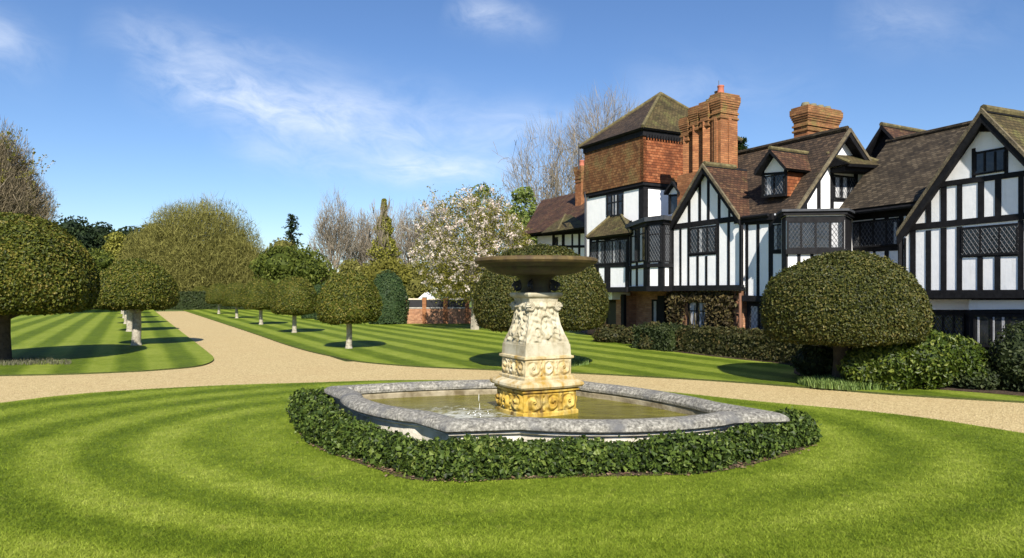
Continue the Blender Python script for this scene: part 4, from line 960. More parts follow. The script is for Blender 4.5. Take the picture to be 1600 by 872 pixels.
def window(pl, u0, u1, v0, v1, lights=2, transom=None, frame=2.0, lattice=.13, curtain=None, off=.0, label=None, th=.034):
    # frame in timber, dark panes, lead lattice
    ppm = F/pl.p((u0+u1)/2, HZ)[1]
    mb = MB(); w = (u1-u0)/lights
    pl.rect(mb, u0, u1, v0, v0+frame, off, off+th); pl.rect(mb, u0, u1, v1-frame, v1, off, off+th)
    for i in range(lights+1):
        c = u0+w*i; hw = frame*.5
        a0, a1 = (c, c+frame) if i == 0 else ((c-frame, c) if i == lights else (c-hw, c+hw))
        pl.rect(mb, a0, a1, v0+frame, v1-frame, off, off+th-.004)
    if transom: pl.rect(mb, u0+frame, u1-frame, transom-frame*.4, transom+frame*.4, off, off+th-.006)
    wo = hb(mb, 'window', 'timber')
    mb = MB(); pl.rect(mb, u0+.2, u1-.2, v0+.2, v1-.2, off-.03, off+.012); hb(mb, 'pane', 'glass', parent=wo)
    if curtain:
        for a, b in curtain:
            mb = MB(); pl.rect(mb, a, b, v0+frame*1.2, v1-frame*1.1, off+.012, off+.018); hb(mb, 'curtain', 'curtain', parent=wo)
    if lattice:
        a, b = pl.p(u0, HZ), pl.p(u1, HZ); L = np.linalg.norm((b-a)[:2]); z1, z0 = pl.p((u0+u1)/2, v0)[2], pl.p((u0+u1)/2, v1)[2]
        e = (b-a)/L; o = np.array([a[0], a[1], z0])+pl.n*(off+.024); Hh = z1-z0; P0, P1 = [], []
        ln = L/lights
        for li in range(lights):
            x0, x1 = ln*li, ln*(li+1); st = lattice; k0 = -int(Hh/st/1.5)-1
            for sg in (1, -1):
                for q in range(k0, int(ln/st)+int(Hh/st/1.5)+2):
                    # line x = x0+q*st + sg*(z)/1.5
                    pts = []
                    zlo, zhi = 0, Hh; xa = x0+q*st+(0 if sg > 0 else Hh/1.5)
                    f = lambda z: xa+sg*z/1.5-(0 if sg > 0 else 0)
                    za, zb_ = sorted(((x0-xa)*1.5*sg, (x1-xa)*1.5*sg)); za, zb_ = max(za, zlo), min(zb_, zhi)
                    if zb_-za > .03: P0.append(o+e*f(za)+[0, 0, za]); P1.append(o+e*f(zb_)+[0, 0, zb_])
        if P0: mb = MB(); mb.tubes(P0, P1, .0065, .0065, 4); hb(mb, 'lead_lattice', 'lead', parent=wo)
    return wo
def slab(mb, pts, th=.13, mat=0):
    p = np.array(pts, float); nr = np.cross(p[1]-p[0], p[2]-p[0]); nr /= np.linalg.norm(nr)
    if nr[2] > 0: nr = -nr
    k = len(p); q = p+nr*th; tp = p if np.cross(p[1]-p[0], p[2]-p[0])[2] > 0 else p[::-1]
    bt = tp[::-1]+nr*th
    mb.add(tp, [list(range(k))], 0); mb.add(bt, [list(range(k))], 1)
    a = np.vstack([tp, tp+nr*th]); mb.add(a, [[(i+1) % k, i, i+k, (i+1) % k+k] for i in range(k)], 1)
def ridge(mb, a, b, r=.1): mb.tubes([a], [b], r, r, 8, caps=True)
m3 = np.array([.879, .477, 0]); t3 = np.array([-.477, .879, 0])
MAIN = plane_c(18.0, 28.5)

# --- front gable
G = MAIN
mb = MB(); G.poly(mb, [(1049, 449), (1161, 449), (1161, 345), (1103, 262), (1049, 352)], -.3, 0); hb(mb, 'gable_wall', 'plaster')
mb = MB()
G.beam(mb, 1048, 450.5, 1163, 449.5, 8.5, .0, .16)
G.beam(mb, 1050, 355, 1160, 340.5, 8.5, 0, .024)
for u0, u1, v0, v1 in [(1075.3, 1079.2, 300, 352), (1091.6, 1095.6, 280, 350), (1105, 1109, 268, 348), (1121.7, 1126, 285, 345), (1138, 1141.5, 318, 344)]: G.rect(mb, u0, u1, v0, v1, -.01, .014)
for u0, u1, v0, v1 in [(1048.5, 1053, 356, 448), (1062, 1065, 356, 446), (1074.5, 1077.5, 352, 446), (1088.6, 1092, 400, 446), (1102.2, 1105.5, 400, 446), (1119.4, 1124, 346, 446), (1136.8, 1140.6, 344, 446), (1155.5, 1161.5, 340, 446)]: G.rect(mb, u0, u1, v0, v1, -.01, .016)
G.beam(mb, 1077, 398.5, 1121, 395.5, 4.2, 0, .018)
# dark inner rafters under the verge
G.beam(mb, 1046, 353, 1100, 264, 9, .0, .012); G.beam(mb, 1103, 264, 1160, 345, 9, .0, .010)
hb(mb, 'timber_frame', 'timber')
window(G, 1077.5, 1120, 354, 396.5, 3, None, 2.4, curtain=[(1093.5, 1097)], lattice=.15, off=.003)
VG = plane_c(17.8, 28.5)
pk, fl_, fr_ = VG.p(1100, 257), VG.p(1045, 354), VG.p(1157, 338)
fr_[2] = fl_[2] = (fr_[2]+fl_[2])/2+.02
mb = MB(); slab(mb, [pk, fr_, fr_+m3*4.5, pk+m3*4.5]); hb(mb, 'gable_roof', 'roofred', True)
mb = MB(); slab(mb, [fl_, pk, pk+m3*3, fl_+m3*3]); hb(mb, 'gable_roof', 'roofred', True)
mb = MB(); ridge(mb, pk+[0, 0, .02], pk+m3*1.5+[0, 0, .02], .1); hb(mb, 'ridge_tiles', 'lichen')
def barge(pk, ft, n_, w=.2, th=.06, mat='timber', edge='verge'):
    d = ft-pk; dn = np.array([0, 0, -w])
    mb = MB(); mb.ext([pk+n_*.01+[0, 0, -.1], ft+n_*.01+[0, 0, -.1], ft+dn+[0, 0, -.1], pk+dn+[0, 0, -.1]], n_*th); hb(mb, 'barge_board', mat)
    mb = MB(); mb.ext([pk+n_*.02+[0, 0, .03], ft+n_*.02+[0, 0, .03], ft+[0, 0, -.095]+n_*.02, pk+[0, 0, -.095]+n_*.02], n_*.08); hb(mb, 'verge', edge)
barge(pk, fl_, G.n); barge(pk, fr_, G.n)
mb = MB(); p = G.p(1163.5, 352, .12); q = p.copy(); q[2] = 2.25; mb.tubes([p], [q], .05, .05, 8); hb(mb, 'drainpipe', 'timber')
mb = MB(); p = G.p(1160, 458, .1); q = p.copy(); q[2] = .3; mb.tubes([p], [q], .05, .05, 8); hb(mb, 'drainpipe', 'pipe')
# ground floor below the gable
GB = plane_c(18.1, 28.5)
mb = MB(); GB.poly(mb, [(1046, 455), (1161, 455), (1161, 568), (1046, 552)], -.3, 0); hb(mb, 'ground_floor_wall', 'brick', True)
window(GB, 1076, 1105.5, 470, 516, 2, 486, 2.2, lattice=None, curtain=[(1079, 1088), (1094, 1103)], off=.01)
# creeper on that wall
mb = MB(); N = 5200; uu = 1046+112*rng.random(N); vv_ = 456+100*rng.random(N)
ok = ~((uu > 1074) & (uu < 1108) & (vv_ > 472) & (vv_ < 519)) & (rng.random(N) < np.where(uu > 1148, .12, 1)) & ~((uu > 1064) & (uu < 1076) & (vv_ > 474) & (vv_ < 512) & (rng.random(N) < .65))
P = np.array([GB.p(u, v, .04+.22*rng.random()**1.5*(1 if v > 462 else .5)) for u, v in zip(uu[ok], vv_[ok])])
mb.leaves(P, np.tile(GB.n+[0, 0, .3], (len(P), 1)), .07, .045, 0, .45)
for i in range(26):
    u = 1050+100*rng.random(); mb.tubes([GB.p(u, 555, .05)], [GB.p(u+14*rng.normal(), 465+20*rng.random(), .06)], .02, .008, 4)
tag(mb.build('wall_creeper', 'climber'), 'brown green creeper covering the brick wall under the front gable', 'climbing plant')

# --- wall right of the gable, with corner bay
G2 = plane_c(18.02, 28.5)
mb = MB(); G2.poly(mb, [(1163, 462), (1226, 464), (1226, 332), (1163, 338)], -.35, -.04); hb(mb, 'wall', 'plaster')
mb = MB()
for u0, u1 in [(1164, 1168), (1181, 1185.5), (1199.8, 1206.5), (1221.5, 1226)]: G2.rect(mb, u0, u1, 338, 464, -.06, -.026)
G2.beam(mb, 1163, 466, 1226, 468, 9, -.06, .12); G2.beam(mb, 1163, 345, 1226, 342, 13, -.06, -.016); G2.beam(mb, 1206, 394, 1224, 394, 5, -.06, -.021)
hb(mb, 'timber_frame', 'timber')
window(G2, 1206.8, 1222.3, 350, 392, 1, None, 2.0, lattice=.15, curtain=[(1209, 1213)], off=-.035)
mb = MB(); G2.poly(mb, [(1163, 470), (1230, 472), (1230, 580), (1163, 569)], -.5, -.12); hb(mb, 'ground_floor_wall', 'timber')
window(G2, 1167, 1199, 476, 524, 2, None, 2.2, lattice=.15, curtain=[(1170.5, 1180), (1190, 1196)], off=-.115)
pb = [XY(1221, 21.9), XY(1229, 21.0), XY(1319, 20.8), XY(1338, 22.6)]
zt_, zs_ = 4.48, 3.36
bay_faces = [plane_pts(pb[i], pb[i+1]) for i in range(3)]
mb = MB(); mb.ext([[p[0], p[1], 1.6] for p in pb]+[[pb[3][0]+1, pb[3][1]+1.5, 1.6], [pb[0][0]+1, pb[0][1]+1.5, 1.6]], [0, 0, zt_-1.6]); hb(mb, 'bay_wall', 'plaster')
mb = MB()
Bf = bay_faces[1]
Bf.rect(mb, 1227.5, 1320.5, 338, 344.5, 0, .022); Bf.rect(mb, 1226.5, 1321, 389.5, 397, 0, .1)
for u0, u1 in [(1228, 1231), (1245.5, 1251), (1266, 1271), (1290, 1295), (1314.5, 1319.5)]: Bf.rect(mb, u0, u1, 396, 470, -.01, .014)
bay_faces[0].rect(mb, 1222, 1228, 340, 470, -.01, .014); bay_faces[2].rect(mb, 1320, 1330, 340, 470, -.01, .014)
hb(mb, 'bay_frame', 'timber')
window(Bf, 1229, 1319, 344.5, 390, 4, None, 3.2, curtain=[(1299, 1309)], lattice=.11, off=.003)
mb = MB(); q = offset(np.array(pb+[pb[3]+[1, 1.5], pb[0]+[1, 1.5]]), -.16); mb.ext([[x, y, zt_] for x, y in q], [0, 0, .07]); hb(mb, 'bay_roof', 'leadroof')
mb = MB(); q = offset(np.array(pb+[pb[3]+[1, 1.5], pb[0]+[1, 1.5]]), -.1); mb.ext([[x, y, zt_-.1] for x, y in q], [0, 0, .096]); hb(mb, 'bay_cornice', 'timber')

# --- main roof with dormer and end gable
T0 = 15.24
def rp_(c, t_, z): return ctz(c, t_, z)
ez, rz_ = 4.62, 7.39
mb = MB(); slab(mb, [rp_(18.25, T0-.3, ez), rp_(18.25, 17.0, ez), rp_(19.9, 18.75, 6.6), rp_(20.55, 20.8, rz_), rp_(20.55, T0-.3, rz_)]); hb(mb, 'main_roof', 'roof', True)
mb = MB(); slab(mb, [rp_(20.55, T0-.3, rz_), rp_(20.55, 20.8, rz_), rp_(24.5, 20.8, ez), rp_(24.5, T0-.3, ez)]); hb(mb, 'main_roof', 'roof', True)
mb = MB(); ridge(mb, rp_(20.55, T0-.3, rz_+.03), rp_(20.55, 20.8, rz_+.03), .1); hb(mb, 'ridge_tiles', 'roofgrey', True)
mb = MB(); a, b = rp_(17.9, T0+.6, ez-.06), rp_(17.9, 17.0, ez-.06); mb.tubes([a], [b], .06, .06, 8, caps=True); hb(mb, 'gutter', 'timber')
mb = MB(); mb.box(ctz(17.94, T0+.5, ez-.22), ctz(.4, 0, 0), ctz(0, 1.6, 0), [0, 0, .2]); hb(mb, 'fascia', 'timber')
EG = PL((.477, -.879), -T0)
mb = MB(); EG.poly(mb, [(1325, 207), (1244, 331), (1352, 331), (1356, 246)], -.2, 0); hb(mb, 'end_gable_wall', 'plaster')
mb = MB()
for u0, u1, v0, v1 in [(1256.3, 1261, 308, 331), (1276.3, 1282, 282, 331), (1297, 1302.5, 262, 331), (1334, 1340, 262, 331)]: EG.rect(mb, u0, u1, v0, v1, -.01, .014)
EG.beam(mb, 1297, 313, 1345, 314, 4, 0, .014); EG.beam(mb, 1246, 330, 1352, 330, 3.5, 0, .016)
EG.beam(mb, 1326, 207, 1357, 250, 8, 0, .018); EG.beam(mb, 1300, 246, 1346, 246, 6, 0, .014)
hb(mb, 'timber_frame', 'timber')
window(EG, 1302, 1337, 275, 312, 3, None, 2.2, lattice=.13, curtain=[(1304.5, 1310.5), (1317, 1322)], off=.003)
E2 = PL((.477, -.879), -T0+.32); pk2 = E2.p(1325.5, 202); ft2 = E2.p(1242, 328); fr2 = E2.p(1358, 252)
barge(pk2, ft2, EG.n, .12, .05, 'timber', 'verge'); barge(pk2, fr2, EG.n, .16)
mb = MB(); slab(mb, [pk2, fr2, fr2+t3*3, pk2+t3*3], .1); hb(mb, 'main_roof', 'roof', True)
# little hipped roof over the attic window
h1, h2, h3, h4 = EG.p(1292, 241, .02), EG.p(1342, 244, .02), EG.p(1357, 264.5, .75), EG.p(1295.5, 261, .75)
mb = MB(); slab(mb, [h1, h2, h3, h4], .1); hb(mb, 'attic_hood', 'roofmoss', True)
mb = MB(); slab(mb, [h1, h4, EG.p(1294, 262, .0)], .08); hb(mb, 'attic_hood', 'roofmoss', True)
mb = MB(); EG.beam(mb, 1297, 267, 1352, 269.5, 7, 0, .55); hb(mb, 'hood_soffit', 'timber')
mb = MB(); ridge(mb, h1+[0, 0, .03], h4+[0, 0, .03], .06); hb(mb, 'ridge_tiles', 'lichen'); mb = MB(); ridge(mb, h2+[0, 0, .03], h3+[0, 0, .03], .06); hb(mb, 'ridge_tiles', 'lichen')
# dormer
DP = plane_c(18.55, 28.5)
dm = MB(); DP.poly(dm, [(1192, 308), (1228, 305), (1228, 264), (1203.5, 238), (1192, 264)], -.1, 0); dorm = hb(dm, 'dormer', 'plaster')
mb = MB()
for u0, u1, v0, v1 in [(1190.5, 1194.5, 266, 308), (1225.5, 1229.5, 262, 306)]: DP.rect(mb, u0, u1, v0, v1, -.02, .018)
DP.beam(mb, 1191, 272.5, 1229, 269.5, 3.5, 0, .018); DP.beam(mb, 1191, 308, 1229, 305, 3.0, 0, .08)
DP.beam(mb, 1179, 269, 1203, 236, 6, .0, .014); DP.beam(mb, 1204, 236, 1229, 264, 6, 0, .012); hb(mb, 'dormer_frame', 'timber', parent=dorm)
wo = window(DP, 1194, 1226.5, 273, 306, 2, None, 2.0, lattice=.13, curtain=[(1199, 1205)], off=.003)
VD = plane_c(18.25, 28.5); a, l_, r_ = VD.p(1202.5, 232.5), VD.p(1177, 270), VD.p(1228.5, 264)
r_[2] = l_[2] = (l_[2]+r_[2])/2
mb = MB(); slab(mb, [a, r_, r_+m3*2.1, a+m3*2.6], .09); hb(mb, 'dormer_roof', 'roofred', True, parent=dorm)
mb = MB(); slab(mb, [l_, a, a+m3*2.6, l_+m3*2.1], .09); hb(mb, 'dormer_roof', 'roofred', True, parent=dorm)
mb = MB(); ridge(mb, a+[0, 0, .03], a+m3*2.3+[0, 0, .03], .07); hb(mb, 'ridge_tiles', 'lichen', parent=dorm)
mb = MB(); q0 = DP.p(1229, 268); q1 = DP.p(1229, 306); mb.ext([q1, q1+m3*1.3+[0, 0, 1.2*.0+.0], q0+m3*1.9, q0], -t3*.0+t3*.08); hb(mb, 'dormer_cheek', 'tilehung', True, parent=dorm)
mb = MB(); q0 = DP.p(1191, 270); q1 = DP.p(1191, 306); mb.ext([q1, q1+m3*1.3, q0+m3*1.9, q0], -t3*.08); hb(mb, 'dormer_cheek', 'tilehung', True, parent=dorm)

# --- chimneys
def stack(c0, c1, t0, t1, z0, z1, cap=.08, mat='stackbrick', pots=(), name='chimney', diag=0, rib=0):
    mb = MB()
    if diag:
        cc, tc = (c0+c1)/2, (t0+t1)/2; mb.ext([ctz(cc-diag, tc, z0), ctz(cc, tc-diag, z0), ctz(cc+diag, tc, z0), ctz(cc, tc+diag, z0)], [0, 0, z1-z0-.75])
    else: mb.box(ctz(c0, t0, z0), ctz(c1-c0, 0, 0), ctz(0, t1-t0, 0), [0, 0, z1-z0-.75])
    if rib: mb.box(ctz(c0+(c1-c0)*.42, t0-rib, z0), ctz((c1-c0)*.16, 0, 0), ctz(0, rib+.02, 0), [0, 0, z1-z0-.9]); mb.box(ctz(c0-rib, t0+(t1-t0)*.35, z0), ctz(rib+.02, 0, 0), ctz(0, (t1-t0)*.3, 0), [0, 0, z1-z0-.9])
    ch = hb(mb, name, mat, True)
    mb = MB(); zz = z1-.95; k = 0
    for dz, g_ in [(.07, .05), (.12, .0), (.07, .05), (.13, .0), (.08, .03), (.08, .06), (.08, .09), (.22, .11), (.08, .07)]:
        e = g_*cap/.08*.75; mb.box(ctz(c0-e-.004, t0-e-.004, zz), ctz(c1-c0+2*e+.008, 0, 0), ctz(0, t1-t0+2*e+.008, 0), [0, 0, dz-.002]); zz += dz
    hb(mb, 'chimney_cap', 'capbrick', True, parent=ch)
    for c, t_, r, h, mt in pots:
        mb = MB(); b = ctz(c, t_, zz-.02); mb.lathe([(r, 0), (r*1.05, .05), (r*.95, .1), (r*.85, h*.8), (r*1.0, h*.9), (r*.95, h)], b, 16); hb(mb, 'chimney_pot', mt, parent=ch, smooth=True)
    return ch
stack(19.0, 19.85, 19.0, 19.45, 5.2, 9.42, .075, rib=.05, pots=[(19.2, 19.2, .13, .34, 'pot'), (19.3, 19.44, .14, .2, 'pot2')])
stack(18.95, 19.4, 19.6, 20.0, 5.2, 9.25, .06, diag=.29, pots=[(19.2, 19.8, .12, .14, 'pot2')])
stack(18.95, 19.4, 20.14, 20.54, 5.2, 9.2, .06, diag=.29); stack(18.95, 19.4, 20.68, 21.06, 5.2, 8.9, .06, diag=.29)
mb = MB(); mb.box(ctz(18.85, 19.46, 4.6), ctz(1.1, 0, 0), ctz(0, 1.7, 0), [0, 0, 2.05]); hb(mb, 'chimney_base', 'stackbrick', True)
mb = MB(); p = ctz(19.6, 19.7, 8.4); mb.tubes([p], [p+[0, 0, 1.7]], .012, .012, 6); hb(mb, 'aerial', 'lead')
def stack_px(u0, uc, u1, vt, Y, zb, name='chimney'):
    # near corner at pixel uc, faces run back along -m and t
    pc = XY(uc, Y); c, t_ = float(pc@mm), float(pc@tt)
    return c, t_
# second stack beyond the ridge
mb = MB(); c0, t0_ = stack_px(0, 1262, 0, 0, 26.0, 0)
stack(c0, c0+1.75, t0_, t0_+.62, 6.2, CH+(HZ-163)/F*26.0, .1)
for i in range(4):
    mb = MB(); b = ctz(c0+.25+.4*i, t0_+.3, CH+(HZ-163)/F*26.0+.0); mb.lathe([(.15, -.02), (.17, .05), (.13, .16)], b, 12); hb(mb, 'chimney_pot', 'capbrick' if False else 'pot2', smooth=True)
c0, t0_ = stack_px(0, 908, 0, 0, 40.0, 0)
stack(c0, c0+.45, t0_, t0_+.6, 6.5, CH+(HZ-258)/F*40, .06, pots=[(c0+.25, t0_+.3, .16, .38, 'pot')])

# --- tower
TC, TT, TD, TL = 19.0, 23.4, 5.2, 4.2
TP = plane_c(TC, 28.5); TR = PL((.477, -.879), -TT)
mb = MB(); mb.box(ctz(TC, TT, 2.2), ctz(TD, 0, 0), ctz(0, TL, 0), [0, 0, 4.6]); hb(mb, 'tower_wall', 'plaster')
def tbox(e, z0, z1): return [ctz(TC-e, TT-e, z0), ctz(TC+TD+e, TT-e, z0), ctz(TC+TD+e, TT+TL+e, z0), ctz(TC-e, TT+TL+e, z0)]
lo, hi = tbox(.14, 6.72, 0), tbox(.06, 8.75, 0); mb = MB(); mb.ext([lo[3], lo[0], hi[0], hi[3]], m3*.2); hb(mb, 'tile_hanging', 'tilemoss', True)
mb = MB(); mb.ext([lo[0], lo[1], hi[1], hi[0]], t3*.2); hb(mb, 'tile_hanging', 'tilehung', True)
mb = MB(); mb.ext(tbox(.1, 6.58, 0), [0, 0, .137]); mb.ext(tbox(.12, 8.65, 0), [0, 0, .3]); hb(mb, 'tower_cornice', 'timber')
mb = MB()
for i in range(34): p = ctz(TC+.05+i*.15, TT-.12, 8.57); mb.box(p, m3*.08, -t3*.05, [0, 0, .16])
hb(mb, 'dentils', 'timber')
ev = tbox(.27, 8.96, 0); ap = ctz(TC+TD*.52, TT+TL*.5, 11.3)
for i, mt in [(3, 'roof'), (0, 'roofmoss'), (1, 'roof'), (2, 'roof')]:
    mb = MB(); a, b = ev[i], ev[(i+1) % 4]; slab(mb, [a, b, ap], .1); hb(mb, 'tower_roof', mt, True)
mb = MB()
for i in range(4): ridge(mb, ev[i]+[0, 0, .03], ap+[0, 0, .04], .075)
hb(mb, 'hip_tiles', 'lichen')
mb = MB(); p = ev[3]+[0, 0, -.05]; mb.tubes([p, p], [p+[0, 0, .25], p+[0, 0, -1]], .04, .04, 6); p = TP.p(917.5, 300, .1); q = p.copy(); q[2] = 2.3; mb.tubes([p], [q], .05, .05, 6); hb(mb, 'drainpipe', 'leadroof')
mb = MB()
TP.rect(mb, 998.5, 1005.5, 290, 345, -.01, .014); TR.rect(mb, 1005.5, 1012.5, 290, 345, -.01, .014); TP.beam(mb, 920, 308, 1005, 291, 5, -.01, .018); TR.beam(mb, 1005, 291, 1070, 297, 6, -.01, .018)
hb(mb, 'timber_frame', 'timber')
window(TP, 948, 974.5, 302, 338, 3, 316, 2.2, lattice=None, curtain=[(956, 958.5), (962, 966)], off=.003)
# tower bay with hipped roof
BP = plane_c(18.2, 28.5)
bl_ = [BP.p(921, HZ), BP.p(982.5, HZ)]
mb = MB(); q = [np.array([p[0], p[1], 2.25]) for p in bl_]; mb.ext([q[0], q[1], q[1]+m3*1.0, q[0]+m3*1.0], [0, 0, 2.15]); hb(mb, 'bay_wall', 'plaster')
mb = MB(); BP.beam(mb, 921, 372.5, 983, 368, 8, -.01, .014); BP.beam(mb, 921, 415.5, 983, 414.5, 6, -.01, .018); BP.beam(mb, 921, 453, 983, 452.5, 8, -.01, .14)
for u0, u1 in [(921, 925.5), (931.5, 936), (944.7, 954), (977.2, 983)]: BP.rect(mb, u0, u1, 372, 450, -.01, .014)
hb(mb, 'bay_frame', 'timber')
window(BP, 922, 981, 375, 413, 5, None, 2.2, lattice=.15, curtain=[(955, 961), (936, 939)], off=.003)
VB = plane_c(17.85, 28.5); e0, e1 = VB.p(916, 371.5), VB.p(986, 363); e0[2] = e1[2] = (e0[2]+e1[2])/2
r0, r1 = TP.p(953, 339), TP.p(971, 337.5); r0[2] = r1[2] = (r0[2]+r1[2])/2
w0, w1 = e0+m3*1.15, e1+m3*1.15
mb = MB(); slab(mb, [e0, e1, r1, r0], .1); slab(mb, [e1, w1, r1], .1); slab(mb, [w0, e0, r0], .1); hb(mb, 'bay_roof', 'roofmoss', True)
mb = MB(); ridge(mb, e0+[0, 0, .03], r0+[0, 0, .03], .06); ridge(mb, e1+[0, 0, .03], r1+[0, 0, .03], .06); hb(mb, 'hip_tiles', 'lichen')
# oriel
po = [XY(983.5, 29.3), XY(1012.5, 26.6), XY(1036, 26.0), XY(1052, 26.6)]
of = [plane_pts(po[i], po[i+1]) for i in range(3)]
ob = po+[po[3]+[1.2, 2], po[0]+[1.5, 1.2]]
mb = MB(); mb.ext([[p[0], p[1], 2.3] for p in ob], [0, 0, 2.45]); hb(mb, 'oriel_wall', 'plaster')
mb = MB(); q = offset(np.array(ob), -.16); mb.ext([[x, y, 4.75] for x, y in q], [0, 0, .16]); hb(mb, 'oriel_roof', 'leadroof')
mb = MB(); q = offset(np.array(ob), -.06); mb.ext([[x, y, 4.6] for x, y in q], [0, 0, .146]); q = offset(np.array(ob), -.05); mb.ext([[x, y, 3.02] for x, y in q], [0, 0, .14]); q = offset(np.array(ob), -.08); mb.ext([[x, y, 2.12] for x, y in q], [0, 0, .2])
for f, us in [(of[0], [(983.5, 987), (993.6, 997), (1005.6, 1012.4)]), (of[1], [(1012.5, 1015.6), (1028.5, 1036)]), (of[2], [(1036, 1038.5), (1045, 1051)])]:
    for a, b in us: f.rect(mb, a, b, 345, 447, -.01, .012)
hb(mb, 'oriel_frame', 'timber')
window(of[0], 986, 1011, 348, 410, 2, 367, 2.4, lattice=None, curtain=[(988.5, 992), (1001, 1004)], off=.004)
window(of[1], 1013.5, 1034.5, 348, 410, 1, 366, 2.4, lattice=.13, off=.004)
window(of[2], 1036.5, 1047, 348, 410, 1, 366, 2.0, lattice=.13, off=.004)
# small attic dormer between tower and chimney
AD = plane_c(19.0, 28.5)
mb = MB(); AD.poly(mb, [(1046, 335), (1064, 334), (1064, 300), (1056, 287), (1046, 300)], -.4, -.02); d2 = hb(mb, 'dormer', 'plaster')
mb = MB(); AD.beam(mb, 1045, 306, 1064, 304, 3, -.03, .03); AD.rect(mb, 1045, 1048, 304, 335, -.03, .03); AD.rect(mb, 1060, 1063, 304, 335, -.03, .03); AD.beam(mb, 1043, 303, 1055, 286, 4, -.03, .2); AD.beam(mb, 1056, 286, 1067, 303, 4, -.03, .2); hb(mb, 'dormer_frame', 'timber', parent=d2)
mb = MB(); AD.rect(mb, 1048, 1060, 306, 333, -.03, .0); hb(mb, 'dormer_window', 'glass', parent=d2)
# ground floor under tower and oriel
GF = plane_c(19.6, 28.5)
mb = MB(); GF.poly(mb, [(918, 452), (1060, 452), (1060, 560), (918, 530)], -.3, 0); hb(mb, 'ground_floor_wall', 'brick', True)
mb = MB(); GF.poly(mb, [(925, 457), (985, 457), (985, 468), (925, 468)], .0, 1.0); hb(mb, 'soffit_band', 'plaster')
mb = MB(); GF.rect(mb, 949, 978, 469, 522, 0, .08); dr = hb(mb, 'door', 'timber')
mb = MB(); GF.rect(mb, 953, 974, 473, 520, .08, .1); hb(mb, 'door_leaf', 'black', parent=dr)
mb = MB(); GF.rect(mb, 978, 994, 462, 522, 0, .55); hb(mb, 'brick_pier', 'brick', True)
mb = MB(); GF.rect(mb, 990, 994.5, 460, 524, .56, .7); hb(mb, 'timber_post', 'timber')
window(GF, 1019, 1036, 468, 514, 2, None, 2.2, lattice=None, curtain=[(1022, 1026)], off=.004)
mb = MB(); GF.rect(mb, 1036, 1047, 462, 540, 0, .3); hb(mb, 'recess_shade', 'timber')  # black block standing in for the darkness of the recess

# --- far wing left of the tower
FW = plane_c(20.6, 28.5)
mb = MB(); FW.poly(mb, [(840, 450), (918.5, 450), (918.5, 358), (840, 360)], -.3, 0); hb(mb, 'far_wing_wall', 'plaster')
mb = MB(); FW.beam(mb, 840, 366, 918, 361, 7, -.01, .08); FW.beam(mb, 840, 386, 918, 385, 4, -.01, .014); FW.beam(mb, 840, 408, 918, 408, 5, -.01, .014)
for u0, u1 in [(863, 867), (878, 882.5), (893, 895.7), (903.6, 907), (914.5, 918.5)]: FW.rect(mb, u0, u1, 362, 450, -.01, .012)
hb(mb, 'timber_frame', 'timber')
window(FW, 866, 872, 371, 386, 1, None, 1.2, lattice=None, off=.003)
RW = plane_c(24.5, 28.5); EW = plane_c(20.1, 28.5)
a, b = RW.p(846, 313), RW.p(922, 296); a[2] = b[2] = (a[2]+b[2])/2
c_, d_ = EW.p(922, 352), EW.p(815, 352); c_[2] = d_[2] = CH+(HZ-354)/F*EW.p(900, HZ)[1]
mb = MB(); slab(mb, [d_, c_, b, a], .12); hb(mb, 'far_wing_roof', 'roofred', True)
a2 = a+m3*4; d2_ = d_+m3*8.8
mb = MB(); slab(mb, [d2_, d_, a], .1); hb(mb, 'far_wing_roof', 'roofred', True)
VF = plane_c(19.75, 28.5); f0, f1 = VF.p(845, 360.5), VF.p(921, 357.5); f0[2] = f1[2] = (f0[2]+f1[2])/2
g0 = FW.p(869, 335, -.6); g1 = g0+(f1-f0)*.1
mb = MB(); slab(mb, [f0, f1, g1+(f1-f0)*.55*0, g0], .1); slab(mb, [f0+m3*1.5, f0, g0], .1); hb(mb, 'bay_roof', 'roofmoss', True)
mb = MB(); ridge(mb, (f0*.45+f1*.55)*0+f0*.62+f1*.38+[0, 0, .04], g0+[0, 0, .03], .06); hb(mb, 'hip_tiles', 'lichen')

# --- right wing
WG = plane_c(18.13, 24.0); WW = plane_c(18.73, 24.0)
m2 = np.array([math.cos(math.radians(24)), math.sin(math.radians(24)), 0])
mb = MB(); WW.poly(mb, [(1316, 460), (1440, 460), (1440, 316), (1316, 332)], -.3, 0); hb(mb, 'wing_wall', 'plaster')
mb = MB(); WW.beam(mb, 1316, 337, 1440, 326, 19, -.01, .018); WW.beam(mb, 1316, 391, 1440, 386, 8, -.01, .018); WW.beam(mb, 1316, 458, 1440, 458, 7, -.01, .018)
for u0, u1 in [(1316, 1329), (1364.5, 1368), (1382.5, 1389), (1405, 1412)]: WW.rect(mb, u0, u1, 335, 458, -.01, .014)
hb(mb, 'timber_frame', 'timber')
window(WW, 1326, 1408, 344, 386, 4, None, 2.6, lattice=.13, curtain=[(1399, 1403)], off=.05)
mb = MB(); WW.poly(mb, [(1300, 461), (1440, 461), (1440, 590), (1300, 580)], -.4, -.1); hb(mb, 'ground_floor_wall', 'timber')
WE, WR = plane_c(18.3, 24.0), plane_c(21.55, 24.0)
e0, e1 = WE.p(1308, 330), WE.p(1470, 306); zz = (CH+(HZ-329)/F*WE.p(1315, HZ)[1]); e0[2] = e1[2] = zz
r0, r1 = WR.p(1386, 223), WR.p(1560, 190); r0[2] = r1[2] = CH+(HZ-222)/F*WR.p(1390, HZ)[1]
mb = MB(); slab(mb, [e0, e1, r1, r0], .13); hb(mb, 'wing_roof', 'roofgrey', True)
